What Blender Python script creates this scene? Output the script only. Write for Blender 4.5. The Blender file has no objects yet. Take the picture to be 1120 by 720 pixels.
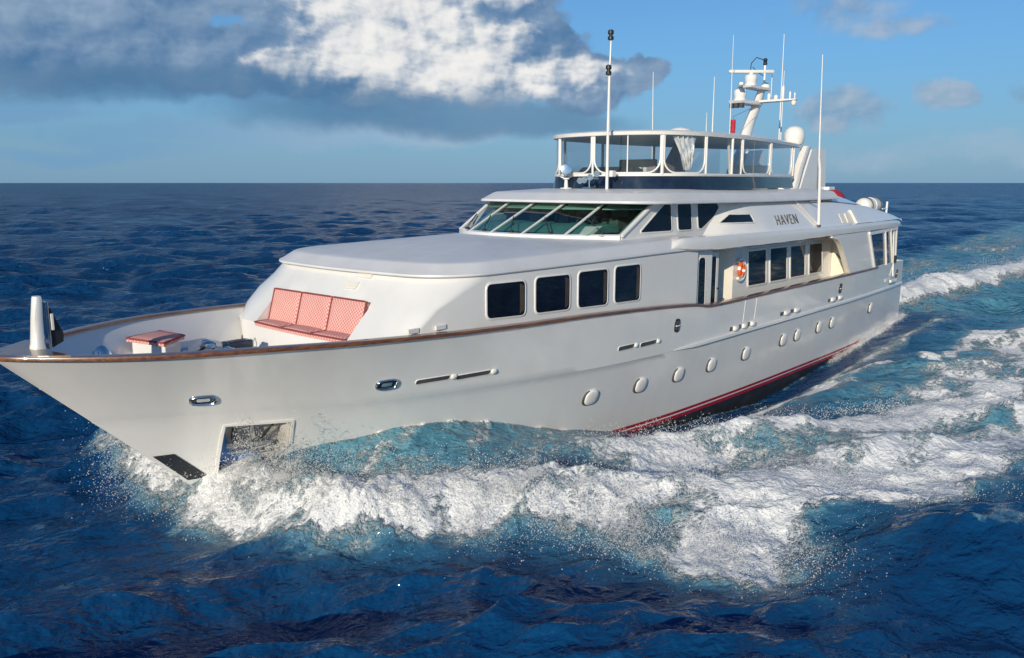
import bpy, bmesh, math, random
import numpy as np
from mathutils import Vector, Matrix
R=math.radians
rng=np.random.default_rng(7)
random.seed(7)
scene=bpy.context.scene
C=scene.collection

# ------------------------------------------------------------------ camera, sky, sun, exposure
# frame of the scene: bow tip at x=0, x runs aft, y to starboard, z up from the calm sea
CAM=(-4.408,-15.843,6.675)
HEAD=R(41.37); PITCH=R(10.08)
cd=bpy.data.cameras.new('camera'); cam=bpy.data.objects.new('camera',cd); C.objects.link(cam)
cam.location=CAM
fw=Vector((math.cos(HEAD)*math.cos(PITCH),math.sin(HEAD)*math.cos(PITCH),-math.sin(PITCH)))
cam.rotation_euler=fw.to_track_quat('-Z','Y').to_euler()
cd.sensor_width=36; cd.lens=900/1120*36; cd.clip_start=.1; cd.clip_end=60000
scene.camera=cam
SUN_EL=R(17.5); SUN_AZ=math.atan2(-math.sin(R(21)),-math.cos(R(21)))     # towards the sun: ahead of the bow, a little to port
sd=bpy.data.lights.new('sun','SUN'); sd.energy=4.2; sd.angle=R(.53); sd.color=(1,.885,.70)
sun=bpy.data.objects.new('sun',sd); C.objects.link(sun)
to_sun=Vector((math.cos(SUN_AZ)*math.cos(SUN_EL),math.sin(SUN_AZ)*math.cos(SUN_EL),math.sin(SUN_EL)))
sun.rotation_euler=(-to_sun).to_track_quat('-Z','Y').to_euler()
sun.location=(-30,-20,30)
scene.view_settings.view_transform='Standard'; scene.view_settings.look='None'
scene.view_settings.gamma=1; scene.view_settings.exposure=0.0

W=bpy.data.worlds.new('World'); scene.world=W; W.use_nodes=True
class G:
    """tiny expression builder for shader node trees"""
    def __init__(s,t): s.t=t
    def n(s,typ,**k):
        x=s.t.nodes.new(typ)
        for a,b in k.items(): setattr(x,a,b)
        return x
    def _set(s,sock,v):
        if isinstance(v,E): v=v.s
        if isinstance(v,bpy.types.NodeSocket): s.t.links.new(v,sock)
        else: sock.default_value=v
    def m(s,op,a,b=None,c=None,clamp=False):
        x=s.n('ShaderNodeMath',operation=op); x.use_clamp=clamp
        s._set(x.inputs[0],a)
        if b is not None: s._set(x.inputs[1],b)
        if c is not None: s._set(x.inputs[2],c)
        return E(s,x.outputs[0])
    def vm(s,op,a,b=None,out=0):
        x=s.n('ShaderNodeVectorMath',operation=op); s._set(x.inputs[0],a)
        if b is not None: s._set(x.inputs[1],b)
        return E(s,x.outputs[out])
    def comb(s,x,y,z):
        c=s.n('ShaderNodeCombineXYZ')
        for i,v in enumerate((x,y,z)): s._set(c.inputs[i],v)
        return E(s,c.outputs[0])
    def sep(s,v):
        c=s.n('ShaderNodeSeparateXYZ'); s._set(c.inputs[0],v); return [E(s,o) for o in c.outputs]
    def noise(s,vec,scale,detail=4,rough=.55,lac=2.,dist=0.,dims='3D',out='Fac'):
        x=s.n('ShaderNodeTexNoise',noise_dimensions=dims)
        s._set(x.inputs['Vector'],vec); s._set(x.inputs['Scale'],scale); x.inputs['Detail'].default_value=detail
        x.inputs['Roughness'].default_value=rough; x.inputs['Lacunarity'].default_value=lac; x.inputs['Distortion'].default_value=dist
        return E(s,x.outputs[out])
    def voro(s,vec,scale,feature='F1',out='Distance',rand=1.):
        x=s.n('ShaderNodeTexVoronoi',feature=feature); s._set(x.inputs['Vector'],vec); s._set(x.inputs['Scale'],scale)
        x.inputs['Randomness'].default_value=rand
        return E(s,x.outputs[out])
    def smooth(s,v,a,b,lo=0.,hi=1.):
        x=s.n('ShaderNodeMapRange',interpolation_type='SMOOTHSTEP'); x.clamp=True
        s._set(x.inputs['Value'],v); s._set(x.inputs['From Min'],a); s._set(x.inputs['From Max'],b)
        s._set(x.inputs['To Min'],lo); s._set(x.inputs['To Max'],hi)
        return E(s,x.outputs['Result'])
    def mix(s,f,a,b):
        x=s.n('ShaderNodeMix',data_type='RGBA'); s._set(x.inputs['Factor'],f)
        ia=[i for i in x.inputs if i.type=='RGBA']
        s._set(ia[0],a if not isinstance(a,tuple) else (*a,1)[:4]); s._set(ia[1],b if not isinstance(b,tuple) else (*b,1)[:4])
        return E(s,[o for o in x.outputs if o.type=='RGBA'][0])
    def attr(s,name):
        x=s.n('ShaderNodeAttribute',attribute_name=name); return E(s,x.outputs['Fac'])
class E:
    def __init__(s,g,sock): s.g=g;s.s=sock
    def __add__(s,o): return s.g.m('ADD',s,o)
    __radd__=__add__
    def __sub__(s,o): return s.g.m('SUBTRACT',s,o)
    def __rsub__(s,o): return s.g.m('SUBTRACT',o,s)
    def __mul__(s,o): return s.g.m('MULTIPLY',s,o)
    __rmul__=__mul__
    def __truediv__(s,o): return s.g.m('DIVIDE',s,o)
    def max(s,o): return s.g.m('MAXIMUM',s,o)
    def min(s,o): return s.g.m('MINIMUM',s,o)
    def clamp(s): return s.g.m('ADD',s,0.,clamp=True)

def build_world():
    t=W.node_tree; t.nodes.clear(); g=G(t)
    out=g.n('ShaderNodeOutputWorld'); bg=g.n('ShaderNodeBackground'); bg.inputs['Strength'].default_value=SKY_STRENGTH
    t.links.new(bg.outputs[0],out.inputs[0])
    sky=g.n('ShaderNodeTexSky',sky_type='NISHITA'); sky.sun_disc=False; sky.sun_elevation=SUN_EL
    # Blender's sky measures the sun's rotation clockwise from +Y
    sky.sun_rotation=math.atan2(to_sun.x,to_sun.y); sky.altitude=0; sky.air_density=1.0; sky.dust_density=.35; sky.ozone_density=3.5
    tc=g.n('ShaderNodeTexCoord'); d=E(g,tc.outputs['Generated'])
    a=g.vm('DOT_PRODUCT',d,(math.cos(HEAD),math.sin(HEAD),0),out=1)
    b=g.vm('DOT_PRODUCT',d,(math.sin(HEAD),-math.cos(HEAD),0),out=1)
    x,y,z=g.sep(d)
    az=g.m('ARCTAN2',b,a)*57.2958; el=g.m('ARCSINE',z)*57.2958            # degrees
    warp=g.noise(d,7,5,.6,out='Color'); wx,wy,wz=g.sep(warp)
    azw=az+(wx-.5)*7.; elw=el+(wy-.5)*3.6
    def blob(a0,e0,ra,re,k=1.):
        p=(azw-a0)/ra; q=(elw-e0)/re
        return (1.-(p*p+q*q))*k
    def many(lst):
        r=None
        for e in lst:
            v=blob(*e); r=v if r is None else r.max(v)
        return r
    def billow(da,de):
        """cauliflower heads: rounded cells at three sizes"""
        p=g.comb((az+da)*.05+(wx-.5)*.22,(el+de)*.062+(wy-.5)*.22,2.3)
        tot=None
        for sc_,am in((3.4,.54),(7.7,.29),(17.,.16)):
            v=g.voro(p,sc_); h=(1.-v*v*1.5)*am
            tot=h if tot is None else tot+h
        return tot-.5
    q3=g.comb(az*.05,el*.075,2.3)
    fb=g.noise(q3,2.4,9,.58)-.5
    soft=g.noise(q3,1.6,3,.5)-.5
    fine=g.noise(q3,9.,6,.62)-.5; fine2=g.noise(g.comb(az*.05-.012,el*.075+.014,2.3),9.,6,.62)-.5
    b0=billow(0.,0.); b1=billow(-.75,.75)                                     # the second is a step towards the light
    relief=b0-b1+(fine-fine2)*.9
    body=b0*1.1+fb*.9
    # the long cumulus bank: grey western arm, the bright towers, the ragged eastern end
    bank=many([(-32,10.5,18,5.6),(-18,7.6,15,2.6),(-9,10.5,13,6.1),(-1.,7.8,7.,3.4),(4.6,6.6,4.6,2.3),(8.4,7.4,2.2,1.1,.45),(-14,13.2,20,2.2)])
    hole=blob(-17.4,9.5,3.6,.95,.95)
    dens=bank-hole.max(0.)*.72+body
    alpha=g.smooth(dens+fine*.45,-.04,g.smooth(elw,4.2,8.,.62,.20))
    # flat grey underside with rain falling out of it
    foot=many([(-24,5.9,17,1.3),(-9,4.6,12,1.7),(0.,3.9,8.5,1.35)])
    alpha_f=g.smooth(foot+fb*1.3+soft*.5+fine*.3,-.35,.85)*.80
    small=many([(20.,10.2,4.6,1.9,.8),(23.,9.,4.,.9,.55),(21.9,4.7,3.4,1.5,1.),(27.2,4.8,1.9,.8,.7),(31.5,4.9,1.5,.9,.9)])
    alpha_s=g.smooth(small+body*1.1,.0,.8)*.66
    low=many([(-15,3.0,17,1.3,1.2),(-31,4.3,7,.8,1.1),(-25,1.9,14,.7,.9),(12,2.3,12,.9,.6),(32,1.8,14,1.2,.6)])
    alpha_l=g.smooth(low+fb*2.6+fine*.6,.0,1.0)*.72
    # lit / shaded sides
    lit=many([(-8.5,9.8,7.5,5.),(-2.,7.8,6.,3.2),(4.4,7.4,3.2,1.5,.55),(-14.5,7.0,3.2,1.3,.8),(-16.,13.,8.,1.2,.9),(0,12,3,1.2,.8)])
    L=g.smooth(lit*.60+relief*.75+fb*1.7+soft*.7,-.02,.58)
    L=L*g.smooth(elw,4.0,6.2,.15,1.)
    grey=g.mix(g.smooth(relief*.8+soft*1.5+fb*.4,-.5,.6),(.075,.18,.35),(.30,.41,.55))
    bright=g.mix(g.smooth(relief*1.0+soft*1.2+fb*1.3,-.50,.45),(.30,.39,.51),(.92,.895,.86))
    ccol=g.mix(L,grey,bright)
    fcol=g.mix(g.smooth(soft+fb*.5,-.3,.3),(.075,.19,.345),(.15,.27,.42))
    scol=g.mix(g.smooth(relief*1.2+fb,-.5,.6),(.17,.30,.47),(.47,.50,.55))
    lcol=g.mix(g.smooth(az,-30.,0.),(.16,.34,.55),(.36,.48,.62))
    K=1./SKY_STRENGTH
    sc=lambda e:g.vm('SCALE',e)
    def scaled(e,k):
        xx=g.n('ShaderNodeVectorMath',operation='SCALE'); t.links.new(e.s,xx.inputs[0]); xx.inputs['Scale'].default_value=k; return E(g,xx.outputs[0])
    # veil of moist air low over the sea
    base_sky=g.vm('MULTIPLY',E(g,sky.outputs[0]),SKY_TINT)
    haze=g.smooth(el,-1.,13.,.80,.12)
    s0=g.mix(haze,base_sky,scaled(g.mix(g.smooth(el,0.,12.),(.175,.335,.53),(.090,.29,.60)),K))
    s1=g.mix(alpha_l,s0,scaled(lcol,K))
    s2=g.mix(alpha_s,s1,scaled(scol,K))
    s25=g.mix(alpha*.96,s2,scaled(ccol,K))
    s3=g.mix(alpha_f,s25,scaled(fcol,K))
    t.links.new(s3.s,bg.inputs['Color'])
    W.cycles.sampling_method='MANUAL'; W.cycles.sample_map_resolution=512
SKY_STRENGTH=.10
SKY_TINT=(.64,.90,1.09)
build_world()

# ------------------------------------------------------------------ shape tables
def pchip(xs, ys):
    xs=np.asarray(xs,float);ys=np.asarray(ys,float)
    h=np.diff(xs);d=np.diff(ys)/h
    m=np.zeros_like(xs);m[0]=d[0];m[-1]=d[-1]
    for i in range(1,len(xs)-1):
        if d[i-1]*d[i]>0:
            w1=2*h[i]+h[i-1];w2=h[i]+2*h[i-1]
            m[i]=(w1+w2)/(w1/d[i-1]+w2/d[i])
    def f(x):
        x=np.clip(np.asarray(x,float),xs[0],xs[-1])
        i=np.clip(np.searchsorted(xs,x)-1,0,len(xs)-2)
        t=(x-xs[i])/h[i]
        return ((1+2*t)*(1-t)**2*ys[i]+t*(1-t)**2*h[i]*m[i]+t*t*(3-2*t)*ys[i+1]+t*t*(t-1)*h[i]*m[i+1])
    return f
X_END=39.7
gun_b=pchip([0,.08,.6,1.6,2.4,3.4,4.5,5.7,8,11,14,30,36,39.6],[0,.2,.78,1.6,2.12,2.6,2.98,3.27,3.6,3.78,3.85,3.85,3.72,3.52])
gun_z=pchip([0,1.6,3.4,5.5,9.4,12,14.5,17.5,18.5,20,36,39.6],[3.76,3.71,3.69,3.62,3.48,3.41,3.30,3.10,2.97,2.95,2.96,2.93])
knu_b=pchip([1.57,2.2,3.44,4.5,6,8,11,14,18,30,36,39.6],[0,.42,1.13,1.65,2.28,2.85,3.35,3.6,3.74,3.75,3.6,3.4])
knu_z=pchip([1.57,4.2,6.2,8.4,10.5,13.3,16.8,23,39.6],[2.25,2.2,2.08,2.02,1.96,1.86,1.79,1.77,1.74])
wat_b=pchip([4.25,5,6,8,11,14,18,24,30,36,39.6],[0,.35,.85,1.6,2.35,2.85,3.25,3.45,3.5,3.4,3.25])
Z_STRIPE=-.36
def wat_z(x): return np.full_like(np.asarray(x,float),Z_STRIPE)
def hull_row(t,u):
    """t 0 gunwale .. 1 knuckle .. 2 stripe; u 0 bow .. 1 stern"""
    u=np.asarray(u,float)
    xsk=lambda k:(0.,1.57,4.25)[k]
    def P(k):
        xs=(0.,1.57,4.25)[k]
        x=xs+((38.6,39.1,39.7)[k]-xs)*u
        return np.stack([x,(gun_b,knu_b,wat_b)[k](x),(gun_z,knu_z,wat_z)[k](x)],-1)
    k=0 if t<=1 else 1
    a,b=P(k),P(k+1);s=t-k
    p=a*(1-s)+b*s
    # concave flare in the topsides, slightly convex below the knuckle
    fl=np.clip(1-p[...,0]/14.,0,1); st=np.clip((p[...,0]-(xsk(k)*(1-s)+xsk(k+1)*s))/2.2,0,1)
    if k==0: p[...,1]-=.22*4*s*(1-s)*fl*st*.35
    else: p[...,1]-=.25*4*s*(1-s)*fl*st*.55
    return p
_u=np.linspace(0,1,500)**1.5
_rows=np.array([hull_row(t,_u) for t in np.linspace(0,2,61)])
def hull_b(x,z):
    """half beam of the hull skin at station x and height z"""
    ys=np.array([np.interp(x,r[:,0],r[:,1],left=0) for r in _rows]);zs=np.array([np.interp(x,r[:,0],r[:,2]) for r in _rows])
    return float(np.interp(z,zs[::-1],ys[::-1]))
ROOF=[(17.35,0),(17.45,.85),(17.88,1.85),(18.65,2.45),(19.9,2.72),(22,2.8),(24,2.68),(26,2.38),(28.5,1.9),(30.4,1.5)]
def smooth_path(pts,n):
    p=np.asarray(pts,float);d=np.r_[0,np.cumsum(np.linalg.norm(np.diff(p,axis=0),axis=1))]
    s=np.linspace(0,d[-1],n)
    return np.stack([pchip(d,p[:,k])(s) for k in range(p.shape[1])],-1)

# ------------------------------------------------------------------ materials
def mat(name): 
    m=bpy.data.materials.new(name); m.use_nodes=True; t=m.node_tree
    return m,t,t.nodes['Principled BSDF'],G(t)
def simple(name,col,rough=.5,metal=0.,coat=0.,var=.06,scale=3.,bump=0.,bscale=40.,spec=.5):
    m,t,b,g=mat(name)
    co=E(g,g.n('ShaderNodeTexCoord').outputs['Object'])
    f=g.noise(co,scale,5,.6)
    c=g.mix(g.smooth(f,.3,.7),tuple(v*(1-var) for v in col),tuple(min(1,v*(1+var)) for v in col))
    t.links.new(c.s,b.inputs['Base Color'])
    r=g.smooth(g.noise(co,scale*2.3,4,.6),.25,.75,max(.02,rough*.8),min(1,rough*1.25))
    t.links.new(r.s,b.inputs['Roughness'])
    b.inputs['Metallic'].default_value=metal; b.inputs['Coat Weight'].default_value=coat; b.inputs['Coat Roughness'].default_value=.06
    b.inputs['Specular IOR Level'].default_value=spec
    if bump:
        bn=g.n('ShaderNodeBump'); bn.inputs['Strength'].default_value=bump; bn.inputs['Distance'].default_value=.01
        t.links.new(g.noise(co,bscale,3).s,bn.inputs['Height']); t.links.new(bn.outputs[0],b.inputs['Normal'])
    return m
M={}
def gelcoat():
    m,t,b,g=mat('gelcoat')
    co=E(g,g.n('ShaderNodeTexCoord').outputs['Object'])
    x,y,z=g.sep(co)
    big=g.noise(co,.5,4,.55); streak=g.noise(g.comb(x*2.2,y*2.2,z*.22),1.1,3,.5)
    c=g.mix(g.smooth(big,.3,.7),(.735,.73,.71),(.765,.76,.74))
    c=g.mix(g.smooth(streak,.4,.9)*.12,c,(.54,.51,.45))
    t.links.new(c.s,b.inputs['Base Color'])
    t.links.new(g.smooth(g.noise(co,2.,4),.3,.7,.10,.20).s,b.inputs['Roughness'])
    b.inputs['Coat Weight'].default_value=.7; b.inputs['Coat Roughness'].default_value=.05
    bn=g.n('ShaderNodeBump'); bn.inputs['Strength'].default_value=.13; bn.inputs['Distance'].default_value=.04
    t.links.new(g.noise(co,.9,1).s,bn.inputs['Height']); t.links.new(bn.outputs[0],b.inputs['Normal'])
    return m
M['white']=gelcoat()
M['trim']=simple('white_trim',(.76,.745,.71),.28,coat=.3,var=.03)
M['deck']=simple('deck_nonskid',(.62,.615,.59),.6,var=.05,bump=.3,bscale=120)
M['cream']=simple('cream_and_sunlit_paint',(.78,.73,.62),.4,var=.04)  # cream fittings; also paints sunlight onto the forward-facing walls
M['head']=simple('headliner',(.55,.53,.52),.6,var=.06)
M['pocket']=simple('pocket_paint',(.46,.44,.40),.4,var=.12)
M['roof']=simple('matt_roof_paint',(.66,.665,.67),.42,var=.04,scale=1.2,coat=.05)
M['steel']=simple('polished_steel',(.72,.72,.72),.14,metal=1.,var=.05)
M['black']=simple('black_rubber',(.018,.019,.022),.45,var=.2)
M['darkgrey']=simple('dark_grey_paint',(.06,.065,.07),.45,var=.2)
M['grey']=simple('grey_lettering',(.10,.115,.13),.35,var=.15)
M['red']=simple('red_paint',(.36,.012,.03),.25,coat=.3,var=.1)
M['antifoul']=simple('dark_antifouling',(.022,.024,.03),.4,var=.35,scale=1.5)
M['navyacrylic']=simple('smoked_acrylic',(.012,.022,.045),.06,var=.3)
M['blue']=simple('sky_reflection_blue',(.03,.22,.60),.3,var=.15)  # flat colour for the sky mirrored in the anchor pocket
M['orange']=simple('orange_foam',(.75,.12,.02),.5,var=.1)
M['redcloth']=simple('red_canvas',(.42,.018,.04),.8,var=.2,scale=8,bump=.4,bscale=20)
M['navycloth']=simple('navy_canvas',(.012,.02,.05),.7,var=.2,scale=8)
M['curtain']=simple('dim_curtain',(.075,.06,.045),.08,var=.2)
M['brown']=simple('brown_upholstery',(.045,.026,.02),.6,var=.3)
M['tan']=simple('tan_vinyl',(.30,.26,.22),.5,var=.15)
M['green']=simple('pale_green_vinyl',(.34,.46,.38),.5,var=.1)
def wood():
    m,t,b,g=mat('varnished_teak')
    co=E(g,g.n('ShaderNodeTexCoord').outputs['Object']); x,y,z=g.sep(co)
    f=g.noise(g.comb(x*1.2,y*14.,z*14.),1.5,5,.6)
    c=g.mix(g.smooth(f,.3,.7),(.085,.03,.014),(.22,.088,.032))
    t.links.new(c.s,b.inputs['Base Color']); b.inputs['Roughness'].default_value=.32; b.inputs['Coat Weight'].default_value=.7; b.inputs['Coat Roughness'].default_value=.08
    return m
M['wood']=wood()
def fabric():
    m,t,b,g=mat('red_white_lattice_fabric')
    co=E(g,g.n('ShaderNodeTexCoord').outputs['Object']); x,y,z=g.sep(co)
    # interlaced diamonds in red and white, about five centimetres apart
    u=(y+(z+x*.55)*.95)*33.; v=(y-(z+x*.55)*.95)*33.
    w=g.noise(co,30.,3)
    p=g.m('ABSOLUTE',g.m('SINE',u)).min(g.m('ABSOLUTE',g.m('SINE',v)))
    f=1.-g.smooth(p+(w-.5)*.25,.16,.42)
    c=g.mix(f,(.60,.21,.18),(.80,.62,.57))
    c=g.mix(g.smooth(g.noise(co,2.2,3),.35,.7)*.2,c,(.55,.22,.2))
    t.links.new(c.s,b.inputs['Base Color']); b.inputs['Roughness'].default_value=.85; b.inputs['Specular IOR Level'].default_value=.2
    return m
M['fabric']=fabric()
M['piping']=simple('piping_and_seam_shade',(.24,.05,.05),.8,var=.1)  # cushion piping, dark so it also paints the shade in the seams
def glass(name,tint,dark,rough=.02,spec=1.,f0=.045):
    m=bpy.data.materials.new(name); m.use_nodes=True; t=m.node_tree; t.nodes.clear(); g=G(t)
    o=g.n('ShaderNodeOutputMaterial'); tr=g.n('ShaderNodeBsdfTransparent'); gl=g.n('ShaderNodeBsdfGlossy'); mx=g.n('ShaderNodeMixShader'); ge=g.n('ShaderNodeNewGeometry')
    tr.inputs['Color'].default_value=(*tint,1); gl.inputs['Roughness'].default_value=rough; gl.inputs['Color'].default_value=(spec,spec,spec,1)
    c=g.m('ABSOLUTE',g.vm('DOT_PRODUCT',E(g,ge.outputs['Incoming']),E(g,ge.outputs['Normal']),out=1)); k=1.-c
    t.links.new((k*k*k*k*k*.93+f0).s,mx.inputs[0]); t.links.new(tr.outputs[0],mx.inputs[1]); t.links.new(gl.outputs[0],mx.inputs[2]); t.links.new(mx.outputs[0],o.inputs[0])
    return m
M['windscreen']=glass('green_tinted_glass',(.36,.57,.56),0,spec=.9)
M['sternglass']=glass('pale_glass',(.20,.27,.32),0,f0=.07)
M['clear']=glass('clear_vinyl',(.80,.83,.86),0,.04,f0=.08)
M['darkglass']=simple('dark_window_glass',(.006,.010,.018),.025,var=.3,scale=1.,spec=.6)
def wrinkled():
    m,t,b,g=mat('glint_white_vinyl')
    b.inputs['Base Color'].default_value=(.88,.87,.84,1); b.inputs['Metallic'].default_value=.15; b.inputs['Roughness'].default_value=.22  # near-white base stands in for sun glinting off clear vinyl
    return m
M['vinylroll']=wrinkled()
def sea_mat():
    m,t,b,g=mat('sea_water')
    geo=g.n('ShaderNodeNewGeometry'); pos=E(g,geo.outputs['Position']); x,y,z=g.sep(pos)
    foam=g.attr('foam'); aer=g.attr('aer')
    flow=g.comb(x*.42+y*.12,y-x*.10,z*.6)
    # foam texture: lacy cells torn by noise
    wv=g.noise(flow,1.3,5,.62,out='Color'); wx,wy,wz=g.sep(wv)
    fl=g.comb(x*.40+y*.12+(wx-.5)*1.7,y-x*.10+(wy-.5)*1.7,z*.5)
    lace=g.voro(fl,1.25,'DISTANCE_TO_EDGE')
    lace2=g.voro(fl,3.6,'DISTANCE_TO_EDGE')
    n1=g.noise(flow,1.1,6,.62); n2=g.noise(pos,7.,5,.65)
    tex=(n1-.5)*1.5+(n2-.5)*.8-(lace*1.1).min(.35)*.55-(lace2*1.2).min(.3)*.45+.13
    f=g.smooth(foam+tex*(1.-foam*.30),.34,.74)
    f=f*g.smooth(foam,.02,.12)
    deep=g.mix(g.smooth(g.noise(pos,.035,3),.35,.65),(.0024,.034,.108),(.0036,.047,.140))
    water=g.mix(aer.clamp(),deep,(.085,.260,.340))
    water=g.mix(g.smooth(foam+tex*.8,.05,.55)*g.smooth(foam,.03,.2)*.62,water,(.22,.43,.50))
    fcol=g.mix(g.smooth(n2,.3,.7),(.76,.78,.79),(.86,.86,.855))
    col=g.mix(f,water,fcol)
    t.links.new(col.s,b.inputs['Base Color'])
    lod=g.attr('lod')
    rough=.05+f*.6+aer.clamp()*.05+lod*.20
    t.links.new(rough.s,b.inputs['Roughness'])
    b.inputs['IOR'].default_value=1.333
    t.links.new((.36-f*.28).s,b.inputs['Specular IOR Level'])
    # ripples: wind-drawn, three octave bands, carried on the real waves of the mesh
    ca,sa=math.cos(R(63)),math.sin(R(63))
    rx=x*ca+y*sa; ry=y*ca-x*sa
    q=g.comb(rx*1.3,ry*.72,z*.5)
    h=g.noise(q,.75,4,.5,dist=.25)*(.16+lod*1.7)+g.noise(q,1.7,3,.5,dist=.2)*(.27+lod*.16)+g.noise(q,4.2,3,.55,dist=.2)*.115
    h=h*(1.-f*.7)+f*(n2*.09)+foam.clamp()*g.noise(pos,4.5,5,.6)*.09
    bn=g.n('ShaderNodeBump'); bn.inputs['Strength'].default_value=1.; bn.inputs['Distance'].default_value=1.
    t.links.new(h.s,bn.inputs['Height']); t.links.new(bn.outputs[0],b.inputs['Normal'])
    return m
M['sea']=sea_mat()
def spray_mat():
    m,t,b,g=mat('spray_water')
    b.inputs['Base Color'].default_value=(.97,.97,.97,1); b.inputs['Roughness'].default_value=.6
    b.inputs['Specular IOR Level'].default_value=0.
    tr=g.n('ShaderNodeBsdfTranslucent'); tr.inputs['Color'].default_value=(.97,.97,.97,1); tp=g.n('ShaderNodeBsdfTransparent')
    m1=g.n('ShaderNodeMixShader'); m1.inputs[0].default_value=.5; m2=g.n('ShaderNodeMixShader'); m2.inputs[0].default_value=.12
    o=[n for n in t.nodes if n.type=='OUTPUT_MATERIAL'][0]
    t.links.new(b.outputs[0],m1.inputs[1]); t.links.new(tr.outputs[0],m1.inputs[2]); t.links.new(m1.outputs[0],m2.inputs[1]); t.links.new(tp.outputs[0],m2.inputs[2]); t.links.new(m2.outputs[0],o.inputs[0])
    return m
M['spray']=spray_mat()

# ------------------------------------------------------------------ mesh helpers
def tag(o,label=None,cat=None,group=None,kind=None):
    if label: o['label']=label
    if cat: o['category']=cat
    if group: o['group']=group
    if kind: o['kind']=kind
    return o
def empty(name,loc,label,cat,group=None):
    o=bpy.data.objects.new(name,None); C.objects.link(o); o.location=loc; o.empty_display_size=.3
    return tag(o,label,cat,group)
class MB:
    def __init__(s): s.v=[];s.f=[]
    def add(s,vs,fs):
        k=len(s.v); s.v+= [tuple(map(float,v)) for v in vs]; s.f+=[tuple(i+k for i in f) for f in fs]; return s
    def box(s,c,d,rot=None):
        M3=rot.to_3x3() if rot is not None else Matrix.Identity(3); c=Vector(c)
        vs=[c+M3@Vector((sx*d[0]/2,sy*d[1]/2,sz*d[2]/2)) for sx in(-1,1) for sy in(-1,1) for sz in(-1,1)]
        return s.add(vs,[(0,1,3,2),(4,6,7,5),(0,4,5,1),(2,3,7,6),(0,2,6,4),(1,5,7,3)])
    def bar(s,a,b,w,h,up=(0,0,1)):
        a=Vector(a);b=Vector(b);d=(b-a);L=d.length;d.normalize();u=Vector(up)
        sx=d.cross(u).normalized(); u=sx.cross(d)
        vs=[p+sx*(i*w/2)+u*(j*h/2) for p in(a,b) for i,j in((-1,-1),(1,-1),(1,1),(-1,1))]
        return s.add(vs,[(0,1,2,3),(4,7,6,5),(0,4,5,1),(1,5,6,2),(2,6,7,3),(3,7,4,0)])
    def tube(s,pts,r,n=10,caps=True):
        pts=[Vector(p) for p in pts]; rs=r if hasattr(r,'__len__') else [r]*len(pts)
        rings=[];prev=None
        for i,p in enumerate(pts):
            d=(pts[min(i+1,len(pts)-1)]-pts[max(i-1,0)]).normalized()
            if prev is None: u=d.orthogonal().normalized()
            else: u=(prev-d*prev.dot(d)).normalized()
            prev=u; w=d.cross(u)
            rings.append([p+(u*math.cos(2*math.pi*k/n)+w*math.sin(2*math.pi*k/n))*rs[i] for k in range(n)])
        return s.loft(rings,True,caps)
    def loft(s,rings,closed=True,caps=True):
        n=len(rings[0]); vs=[p for r in rings for p in r]; fs=[]
        for i in range(len(rings)-1):
            for k in range(n if closed else n-1):
                k2=(k+1)%n; fs.append((i*n+k,i*n+k2,(i+1)*n+k2,(i+1)*n+k))
        if caps and closed: fs+=[tuple(range(n-1,-1,-1)),tuple((len(rings)-1)*n+k for k in range(n))]
        return s.add(vs,fs)
    def lathe(s,prof,o,ax=(0,0,1),n=24):
        """prof: (radius, distance along axis)"""
        o=Vector(o);a=Vector(ax).normalized();u=a.orthogonal().normalized();w=a.cross(u)
        return s.loft([[o+a*h+(u*math.cos(2*math.pi*k/n)+w*math.sin(2*math.pi*k/n))*max(r,.0005) for k in range(n)] for r,h in prof])
    def prism(s,poly,fa,fb):
        """polygon of 2D points mapped by fa (front) and fb (back) to 3D"""
        n=len(poly); vs=[fa(*p) for p in poly]+[fb(*p) for p in poly]
        return s.add(vs,[tuple(range(n)),tuple(range(2*n-1,n-1,-1))]+[(k,k+n,(k+1)%n+n,(k+1)%n) for k in range(n)])
    def build(s,name,m,parent=None,smooth=35,bevel=0,seg=2):
        me=bpy.data.meshes.new(name); me.from_pydata(s.v,[],s.f); me.update()
        bm=bmesh.new(); bm.from_mesh(me); bmesh.ops.remove_doubles(bm,verts=bm.verts,dist=.0004); bmesh.ops.recalc_face_normals(bm,faces=bm.faces); bm.to_mesh(me); bm.free()
        if smooth:
            me.polygons.foreach_set('use_smooth',[True]*len(me.polygons)); me.set_sharp_from_angle(angle=R(smooth))
        me.materials.append(M[m] if isinstance(m,str) else m)
        o=bpy.data.objects.new(name,me); C.objects.link(o)
        if parent is not None:
            o.parent=parent; o.matrix_parent_inverse=Matrix.Translation(-parent.location) if parent.parent is None else Matrix.Identity(4)
        if bevel:
            b=o.modifiers.new('bevel','BEVEL'); b.width=bevel; b.segments=seg; b.limit_method='ANGLE'; b.angle_limit=R(40)
            if smooth: b.harden_normals=True
        return o
def abspos(o):
    p=Vector((0,0,0))
    while o is not None: p+=o.location; o=o.parent
    return p
def apply_boolean(o,cutter,op='DIFFERENCE'):
    b=o.modifiers.new('cut','BOOLEAN'); b.operation=op; b.object=cutter; b.solver='EXACT'
    dg=bpy.context.evaluated_depsgraph_get(); me=bpy.data.meshes.new_from_object(o.evaluated_get(dg))
    old=o.data; o.modifiers.remove(b); o.data=me; me.name=old.name
    bpy.data.objects.remove(cutter)
    me.polygons.foreach_set('use_smooth',[True]*len(me.polygons)); me.set_sharp_from_angle(angle=R(30))
def rrect(x0,z0,x1,z1,r,n=5):
    p=[]
    for cx,cz,a0 in((x1-r,z1-r,0),(x0+r,z1-r,90),(x0+r,z0+r,180),(x1-r,z0+r,270)):
        for k in range(n+1):
            a=R(a0+90*k/n); p.append((cx+r*math.cos(a),cz+r*math.sin(a)))
    return p
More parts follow.
